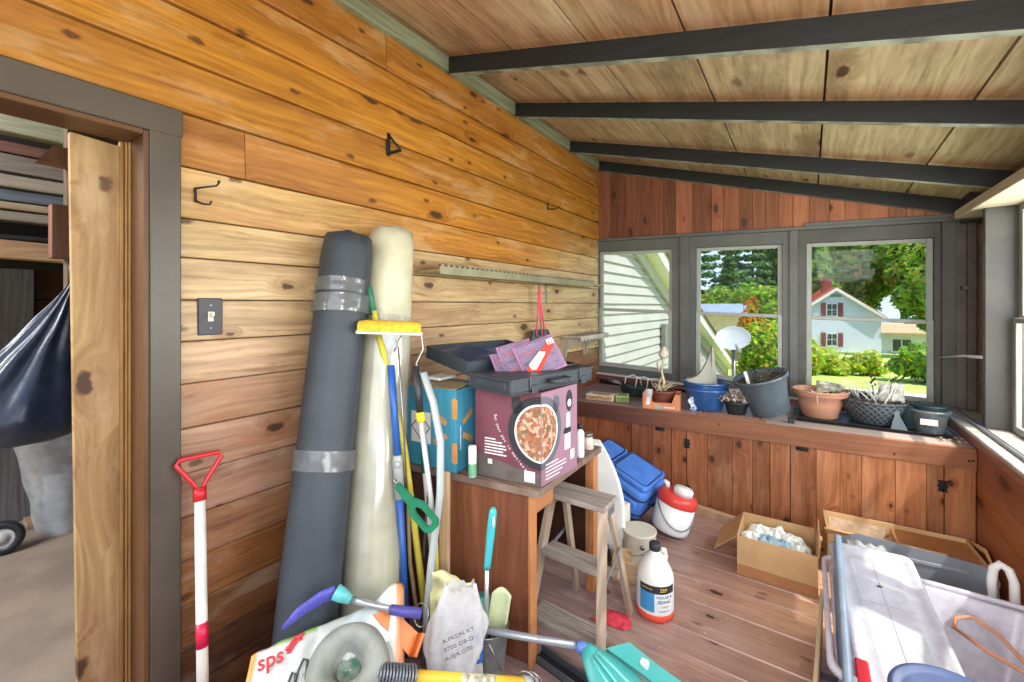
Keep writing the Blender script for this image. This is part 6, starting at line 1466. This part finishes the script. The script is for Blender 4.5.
# orange plate
t = thing('dustpan', (-1.1, .93, .3), 'orange plastic dustpan wedged between the soil bag and bin liner', 'dustpan')
A_ = [Vector(p) for p in ((-1.141, .864, .415), (-1.125, .925, .405), (-1.065, .985, .313), (-1.05, .935, .276))]
nn_ = (A_[1] - A_[0]).cross(A_[3] - A_[0]).normalized(); nn_ = nn_ if nn_.x > 0 else -nn_
m = MB(); m.hexa(A_, [p + nn_ * .006 for p in A_]); m.build('pan', mat('orange_plastic', (214, 122, 62), .45, var=.08), t)
m = MB(); m.hexa([A_[2], A_[3], A_[3] + nn_ * .035, A_[2] + nn_ * .035], [A_[2] + Vector((.006, .006, -.004)), A_[3] + Vector((.006, .006, -.004)), A_[3] + nn_ * .035 + Vector((.006, .006, -.004)), A_[2] + nn_ * .035 + Vector((.006, .006, -.004))]); m.build('lip', mat('orange_lip', (196, 104, 50), .45), t)
# crumpled plastic sack with print
t = thing('plastic_sack', (-1.0, 1.08, 0), 'crumpled clear white plastic sack with dark print beside the metal pail', 'sack')
c0 = Vector((-1.015, 1.075, 0)); view = Vector((.70, -.715, 0))
def sackp(u, v):
    a = u * 2 * PI; z = .43 * v
    w_ = lerp(.105, .060, v ** 1.5) * (1 - .18 * math.sin(v * PI * 2.2)); dd = lerp(.075, .030, v)
    fold = 1 + .16 * mnoise.noise(Vector((math.cos(a) * 2.2, math.sin(a) * 2.2, z * 9))) + .10 * mnoise.noise(Vector((math.cos(a) * 6, math.sin(a) * 6, z * 16 + 3))) + .05 * math.sin(a * 9 + z * 20)
    c = c0 + Vector((.68, .73, 0)) * (.045 * v)
    rr, ff = Vector((.72, .70, 0)), Vector((-.70, .72, 0))
    return c + rr * (math.cos(a) * w_ * fold) + ff * (math.sin(a) * dd * fold) + Vector((0, 0, z + .004 + (.03 * mnoise.noise(Vector((math.cos(a) * 3, math.sin(a) * 3, 1))) if v > .97 else 0)))
m = MB(); m.grid(sackp, 64, 44, cu=True); m.build('film', glassy('sack_film', (.95, .95, .96, 1), .12, .14, .66, (236, 237, 240)), t)
M_INK = mat('sack_ink', (92, 94, 98), .6)
for k, (s_, z) in enumerate((('A.PKDN KT.', .33), ('0700 OB-D', .30), ('A-0JA.O70', .27))):
    c = c0 + Vector((.57, -.58, 0)) * .105 + Vector((.68, .73, 0)) * .036; c.z = z
    lettering('lettering', s_, .021, facing(c, Vector((.66, .70, .28)), (0, -.2, 1)), M_INK, t, .0004)
m = MB(); m.grid(lambda u, v: c0 + Vector((-.03 + .10 * u - .03 * v, .03 + .09 * u, .02 + .30 * v + .02 * math.sin(u * 5))), 8, 10); m.build('contents', mat('sack_contents', (206, 206, 204), .7, var=.15, vs=12), t, solid=.004)
m = MB(); m.grid(lambda u, v: Vector((-1.17, 1.145, .0)) + Vector((.12 * u, .105 * u, .22 + .155 * v + .03 * math.sin(u * 4 + 1) * v)) + Vector((.02, -.02, 0)) * mnoise.noise(Vector((u * 4, v * 4, 8))), 14, 10); m.build('yellow_cloth', mat('pale_yellow_cloth', (222, 218, 164), .8, var=.12, vs=14), None, 'pale yellow cloth tucked behind the plastic sack', 'cloth', solid=.004)
# galvanised pail with brush
t = thing('pail', (-1.0, 1.245, 0), 'small galvanised pail holding a teal handled brush', 'pail')
X = Matrix.Translation((-.985, 1.265, .001))
m = MB(X); m.lathe([(.055, 0), (.057, .004), (.075, .20), (.078, .204), (.074, .204), (.055, .012), (.001, .01)], 32, None, True, False); m.build('body', M_GALV, t)
m = MB(X); m.tube([(.077 * math.cos(a), .077 * math.sin(a), .205) for a in [k * PI / 12 for k in range(24)]], .003, 6, loop=True); m.build('rim', M_STEEL, t)
m = MB(X); m.tube([(.05, -.06, .19), (.075, -.03, .10), (.06, .0, .06)], .0025, 6); m.build('bail_handle', M_STEEL, t)
t = thing('dish_brush', (-.98, 1.25, .05), 'long handled teal brush standing in the galvanised pail', 'brush')
a, b, c = Vector((-.925, 1.215, .664)), Vector((-.962, 1.228, .44)), Vector((-.998, 1.262, .03))
m = MB(); m.tube([a + Vector((.001, 0, .012)), a, a.lerp(b, .25), b.lerp(a, .1), b], [.007, .0135, .0155, .0125, .0125], 12); m.build('handle', mat('teal_grip', (62, 172, 182), .35, var=.05), t)
m = MB(); m.tube([a + Vector((.012, -.012, -.012)), a + Vector((.0115, -.0125, -.05))], .004, 6); m.build('hang_hole', mat('pale_slot', (198, 228, 228), .4), t)
m = MB(); m.tube([b, c], .008, 10); m.build('shaft', M_SILV, t)
m = MB(); m.tube([Vector((-1.02, 1.285, .12)), Vector((-1.03, 1.295, .28))], [.022, .026], 10); m.build('bristle_head', mat('teal_dark', (60, 140, 130), .5), t)
m = MB(); m.grid(lambda u, v: Vector((-.985 + .075 * u - .03 * (1 - v), 1.29 + .02 * u, .14 + .17 * v + .03 * math.sin(u * 3))), 10, 10); m.build('rubber_glove', mat('glove_green', (206, 216, 170), .6, var=.1, vs=14), None, 'pale green rubber glove hanging out of the galvanised pail', 'glove', solid=.006)
t = thing('detergent_packet', (-.95, 1.16, .1), 'small blue and yellow packet between the sack and pail', 'packet')
X = facing((-.975, 1.150, .14), (.72, .69, .0), (-.1, .1, 1)); m = MB(X); softbox(m, 0, .045, 0, .10, -.01, .012, .008); m.build('packet', mat('packet_blue', (44, 92, 170), .45, var=.15, vs=40), t)
m = MB(X); m.prism([(.004, .01), (.03, .02), (.040, .07), (.012, .06)], .001, z0=.0125); m.build('print', mat('packet_yellow', (232, 206, 66), .5), t)
# teal sweeper on a grey pole
t = thing('floor_sweeper', (-.55, 1.38, .0), 'teal sweeper head on a long grey pole lying towards the ladder', 'sweeper')
m = MB(); m.tube([(-1.002, 1.178, .240), (-.645, 1.341, .225)], .0125, 14); m.build('pole', mat('grey_alu_pole', (160, 164, 170), .35, .5, var=.05), t)
m = MB(); m.tube([(-.655, 1.336, .226), (-.625, 1.349, .222)], [.017, .020], 14); m.build('collar', mat('collar_blue', (86, 120, 190), .4), t)
M_SW = mat('teal_sweeper', (66, 156, 152), .38, var=.06, vs=5)
ax0, ax1 = Vector((-.630, 1.347, .222)), Vector((-.36, 1.345, .085))
d = (ax1 - ax0).normalized(); sd_ = Vector((.42, -.80, -.42)).normalized(); sd_ = (sd_ - d * sd_.dot(d)).normalized(); up_ = d.cross(sd_); up_ = up_ if up_.z > 0 else -up_
rs = []
for k in range(13):
    f = k / 12; c = ax0.lerp(ax1, f) + sd_ * (.055 * f); w_ = lerp(.022, .105, min(1, f * 1.8) ** .8); h_ = lerp(.021, .034, math.sin(min(1, f) * PI))
    rs.append([c + sd_ * (w_ * math.cos(2 * PI * q / 28)) * (1.0) + up_ * (h_ * math.sin(2 * PI * q / 28) * (1 + .18 * math.cos(6 * PI * q / 28 * 2))) for q in range(28)])
m = MB(); m.rings(rs); m.build('head', M_SW, t)
m = MB()
for w_ in (-.5, 0, .5): m.tube([ax0.lerp(ax1, f) + sd_ * (.055 * f + w_ * lerp(.02, .12, f)) + up_ * (lerp(.021, .034, math.sin(f * PI)) * 1.02) for f in (.12, .35, .6, .85)], .005, 6)
m.build('rib', mat('teal_light', (116, 200, 194), .35), t)
m = MB(); q = [Vector(p) for p in ((-.575, 1.40, .205), (-.517, 1.467, .208), (-.42, 1.478, .165), (-.30, 1.50, .118), (-.30, 1.43, .105), (-.46, 1.415, .165))]
m.hexa(q, [p + Vector((.004, -.006, .014)) for p in q]); m.build('flap', M_SW, t)
m = MB(); m.box(-.47, -.44, 1.43, 1.455, .165, .20, .005); m.build('clip', mat('pale_clip', (206, 214, 216), .4), t)
# yellow pole with spring
t = thing('yellow_pole', (-.9, 1.05, .18), 'thick yellow pole with a grey coil spring end lying across the front', 'pole')
a, b = Vector((-.965, .875, .298)), Vector((-.763, 1.165, .168)); ax = (b - a).normalized()
m = MB(); m.tube([a, b], .0165, 14); m.build('shaft', mat('yellow_shaft', (232, 190, 62), .4, var=.06), t)
m = MB(); m.tube([a + ax * .15, a + ax * .27], .0170, 14); m.build('label', mat('pole_label', (214, 206, 176), .4, var=.3, vs=60), t)
m = MB(); F = frame(ax).to_4x4(); F.translation = a - ax * .125
m.tube([F @ Vector((.026 * math.cos(k * .5236), .026 * math.sin(k * .5236), .0008 * k)) for k in range(160)], .0040, 5); m.build('spring', mat('spring_grey', (124, 128, 134), .4, .5), t)
m = MB(); m.tube([a - ax * .15, a + ax * .01], .007, 8); m.build('core', M_PDK, t)
m = MB(); m.tube([b, b + ax * .06], [.020, .018], 12); m.build('end_cap', M_GREYP, t)
for k in range(2):
    m = MB(); c = b + ax * (.012 + .02 * k); m.tube([c + Vector((.028 * math.cos(q), .02 * math.cos(q) * .4, .005 + .034 * math.sin(q))) for q in [w_ * PI / 8 for w_ in range(16)]], .0035, 6, loop=True); m.build('ring', M_STEEL, t)
# black channel on the floor
t = thing('black_channel', (-.76, 1.40, 0), 'short black plastic channel lying on the floor by the sweeper', 'channel')
X = facing((-.885, 1.455, .002), (.90, -.12, 0), (.12, .90, 0))
m = MB(X); m.box(0, .30, -.03, .03, 0, .006, .001); m.build('web', M_BLKPL, t)
for y_ in (-.03, .024):
    m = MB(X); m.box(0, .30, y_, y_ + .006, .006, .032, .001); m.build('rail', mat('channel_rail', (70, 74, 78), .35), t)
rg = random.Random(91); m = MB()
for _ in range(60):
    c = Vector((rg.uniform(-.75, .0), rg.uniform(1.45, 2.3), .0015)); s_ = rg.uniform(.002, .006)
    v = [m.b.verts.new(c + Vector((rg.uniform(-1, 1) * s_, rg.uniform(-1, 1) * s_, rg.uniform(0, .002)))) for _ in range(4)]; m.f(v)
m.nofix = True; m.build('floor_chips', mat('paint_chips', (216, 208, 200), .8), None, 'scattered pale flakes on the worn floor boards', 'flakes', kind='stuff')
# ------------------------------------------------------------------ lumber and bags in the back room
def plank(x, y0, y1, z, dz, dx, c, label, nm='lumber_board', tilt=0.0):
    m = MB(); m.box(x - dx, x, y0, y1, z, z + dz, .003)
    for v in m.b.verts: v.co.z += tilt * (v.co.y - .4)
    return m.build(nm, wood('lum_%d_%d' % (c[0], c[1]) + str(int(z * 100)), 'Y', 'Z', col=c, knots=.3, kx=2.5, rough=.75, lo=.55, hi=1.12, blotch=(120, 100, 84), blo=.4), None, label, 'board', 'boards on the overhead rack')
plank(-3.20, -1.4, 1.2, 2.245, .085, .09, (206, 208, 186), 'pale painted beam topmost on the overhead rack')
plank(-3.25, -1.4, 1.2, 2.155, .055, .16, (152, 112, 104), 'reddish board just under the pale painted beam')
plank(-3.22, -1.4, 1.2, 2.055, .085, .12, (160, 150, 144), 'rough grey board below the reddish one on the rack', tilt=-.02)
plank(-3.19, -1.4, 1.0, 1.975, .060, .10, (196, 186, 176), 'whitish board with nail holes on the overhead rack')
plank(-3.21, -1.4, 1.1, 1.912, .055, .10, (128, 138, 158), 'bluish grey board on the overhead rack')
plank(-3.19, -1.4, 1.0, 1.868, .034, .14, (198, 176, 152), 'thin tan board below the bluish one on the rack')
plank(-3.17, -1.4, 1.0, 1.810, .044, .10, (168, 160, 150), 'thin grey board second from the black sheet on the rack')
plank(-3.20, -1.4, 1.1, 1.722, .022, .18, (52, 54, 58), 'black flat strip lying between boards on the rack')
plank(-3.15, -1.4, 1.1, 1.625, .085, .10, (204, 166, 130), 'broad tan board lowest on the overhead rack', tilt=-.03)
t = thing('lumber_rack', (-3.35, 0, 0), 'dark timber rack holding the boards in the back room', 'rack')
M_RK = wood('rack_wood', 'Z', 'Y', col=(118, 114, 116), knots=.3, rough=.8, lo=.5, hi=1.1)
for y0, y1, x0 in ((.36, .52, -4.20), (.14, .30, -4.22), (-.9, -.78, -4.22), (.95, 1.05, -4.22)):
    m = MB(); m.box(x0 - .05, x0, y0, y1, 0, 2.3, .003); m.build('post', M_RK, t)
for z in (1.60, 1.70, 1.785, 1.85, 1.902, 1.966, 2.04, 2.142, 2.225):
    m = MB(); m.box(-4.16, -3.28, -.90, -.80, z, z + .010); m.build('spacer', M_RK, t)
m = MB(); m.box(-3.60, -3.57, -.95, 1.2, 1.60, 2.5); m.build('backing', mat('dark_backing', (46, 42, 42), .9), t)
m = MB(); m.box(-2.68, -2.62, .372, .62, 1.60, 1.83, .003); m.build('hanging_block', wood('block_wood', 'Z', 'Y', col=(126, 84, 68), rough=.6), None, 'short reddish block nailed up beside the doorway plank', 'wood block')
m = MB(); m.hexa([(-2.66, .33, 1.995), (-2.66, .60, 1.985), (-2.60, .60, 1.985), (-2.60, .33, 1.995)], [(-2.66, .375, 2.07), (-2.66, .60, 2.075), (-2.60, .60, 2.075), (-2.60, .375, 2.07)]); m.build('board_end', wood('end_wood', 'Z', 'Y', col=(152, 110, 88), rough=.6), None, 'angled reddish board end poking past the doorway plank', 'board end')
m = MB(); m.box(-2.70, -2.63, .42, .66, 1.2, 2.9, .003); m.build('support_post', wood('post_wood', 'Z', 'Y', col=(96, 78, 66), rough=.75), None, 'dark upright post just behind the doorway plank', 'post')
# black refuse sack hanging
t = thing('refuse_sack', (-2.66, .32, .84), 'black plastic refuse sack hanging inside the back room', 'refuse sack')
def rsack(u, v):
    a = u * 2 * PI; ap = Vector((-2.60, .435, 1.50)); ce = Vector((-2.66, .24, .86))
    c = ap.lerp(ce, min(1, v * 1.12) ** .9); w_ = .012 + .235 * (min(1, v / .75) ** 1.15) * (1 if v < .78 else math.cos((v - .78) / .22 * PI / 2) ** .6 if v < 1 else 0.0)
    f_ = 1 + .10 * math.sin(a * 11 + 2 * math.sin(v * 3)) * (1 - v * .7) + .12 * mnoise.noise(Vector((math.cos(a) * 2, math.sin(a) * 2, v * 4)))
    return c + Vector((.75 * w_ * f_ * math.cos(a), w_ * f_ * math.sin(a), -.04 * max(0, v - .8) * 2 + .015 * mnoise.noise(Vector((a, v * 6, 3)))))
m = MB(); m.grid(rsack, 96, 40, cu=True); m.build('film', mat('black_film', (52, 62, 82), .3, var=.15, vs=20, bump=.25, bs=30), t)
m = MB(); m.tube([(-2.60, .435, 1.49), (-2.615, .44, 1.56), (-2.62, .45, 1.62)], [.014, .022, .012], 8); m.build('knot', M_BLKPL, t)
t = thing('clear_sack', (-3.85, .58, 0), 'clear plastic sack with pale contents on the back room floor', 'sack')
m = MB(); m.grid(lambda u, v: Vector((-3.86, .60, .003)) + Vector(((.14 - .02 * v) * math.cos(6.2832 * u) * (1 + .2 * mnoise.noise(Vector((u * 8, v * 4, 2)))), (lerp(.10, .20, v)) * math.sin(6.2832 * u) * (1 + .2 * mnoise.noise(Vector((u * 9, v * 3, 6)))) - .02 * v, .62 * v)), 40, 20, cu=True); m.build('film', glassy('clear_film', (.95, .96, .97, 1), .12, .12, .45), t)
m = MB(); m.grid(lambda u, v: Vector((-3.86, .60, .005)) + Vector((.10 * math.cos(6.2832 * u), .085 * math.sin(6.2832 * u), .36 * v)), 20, 8, cu=True); m.build('contents', mat('sack_pale_blue', (178, 186, 194), .7, var=.2, vs=9), t)
m = MB(); m.box(-4.10, -3.98, .46, .62, .001, .05, .002); m.build('wood_offcut', wood('offcut', 'Y', 'Z', col=(176, 148, 120), rough=.8), None, 'wood offcut on the back room floor by the clear sack', 'offcut')
t = thing('cart_wheel', (-3.75, .27, 0), 'small black wheel standing on the back room floor', 'wheel')
X = Matrix.Translation((-3.72, .338, .092)) @ frame((.93, -.3, .1)).to_4x4()
m = MB(X); m.lathe([(.055, -.022), (.083, -.022), (.091, -.012), (.091, .012), (.083, .022), (.055, .022), (.050, .0)], 30, None, False, False); m.build('tyre', M_BLKPL, t)
m = MB(X); m.lathe([(.054, .014), (.03, .010), (.028, .02), (.001, .02)], 24, None, False, False); m.build('hub', mat('hub_white', (196, 198, 200), .4), t)
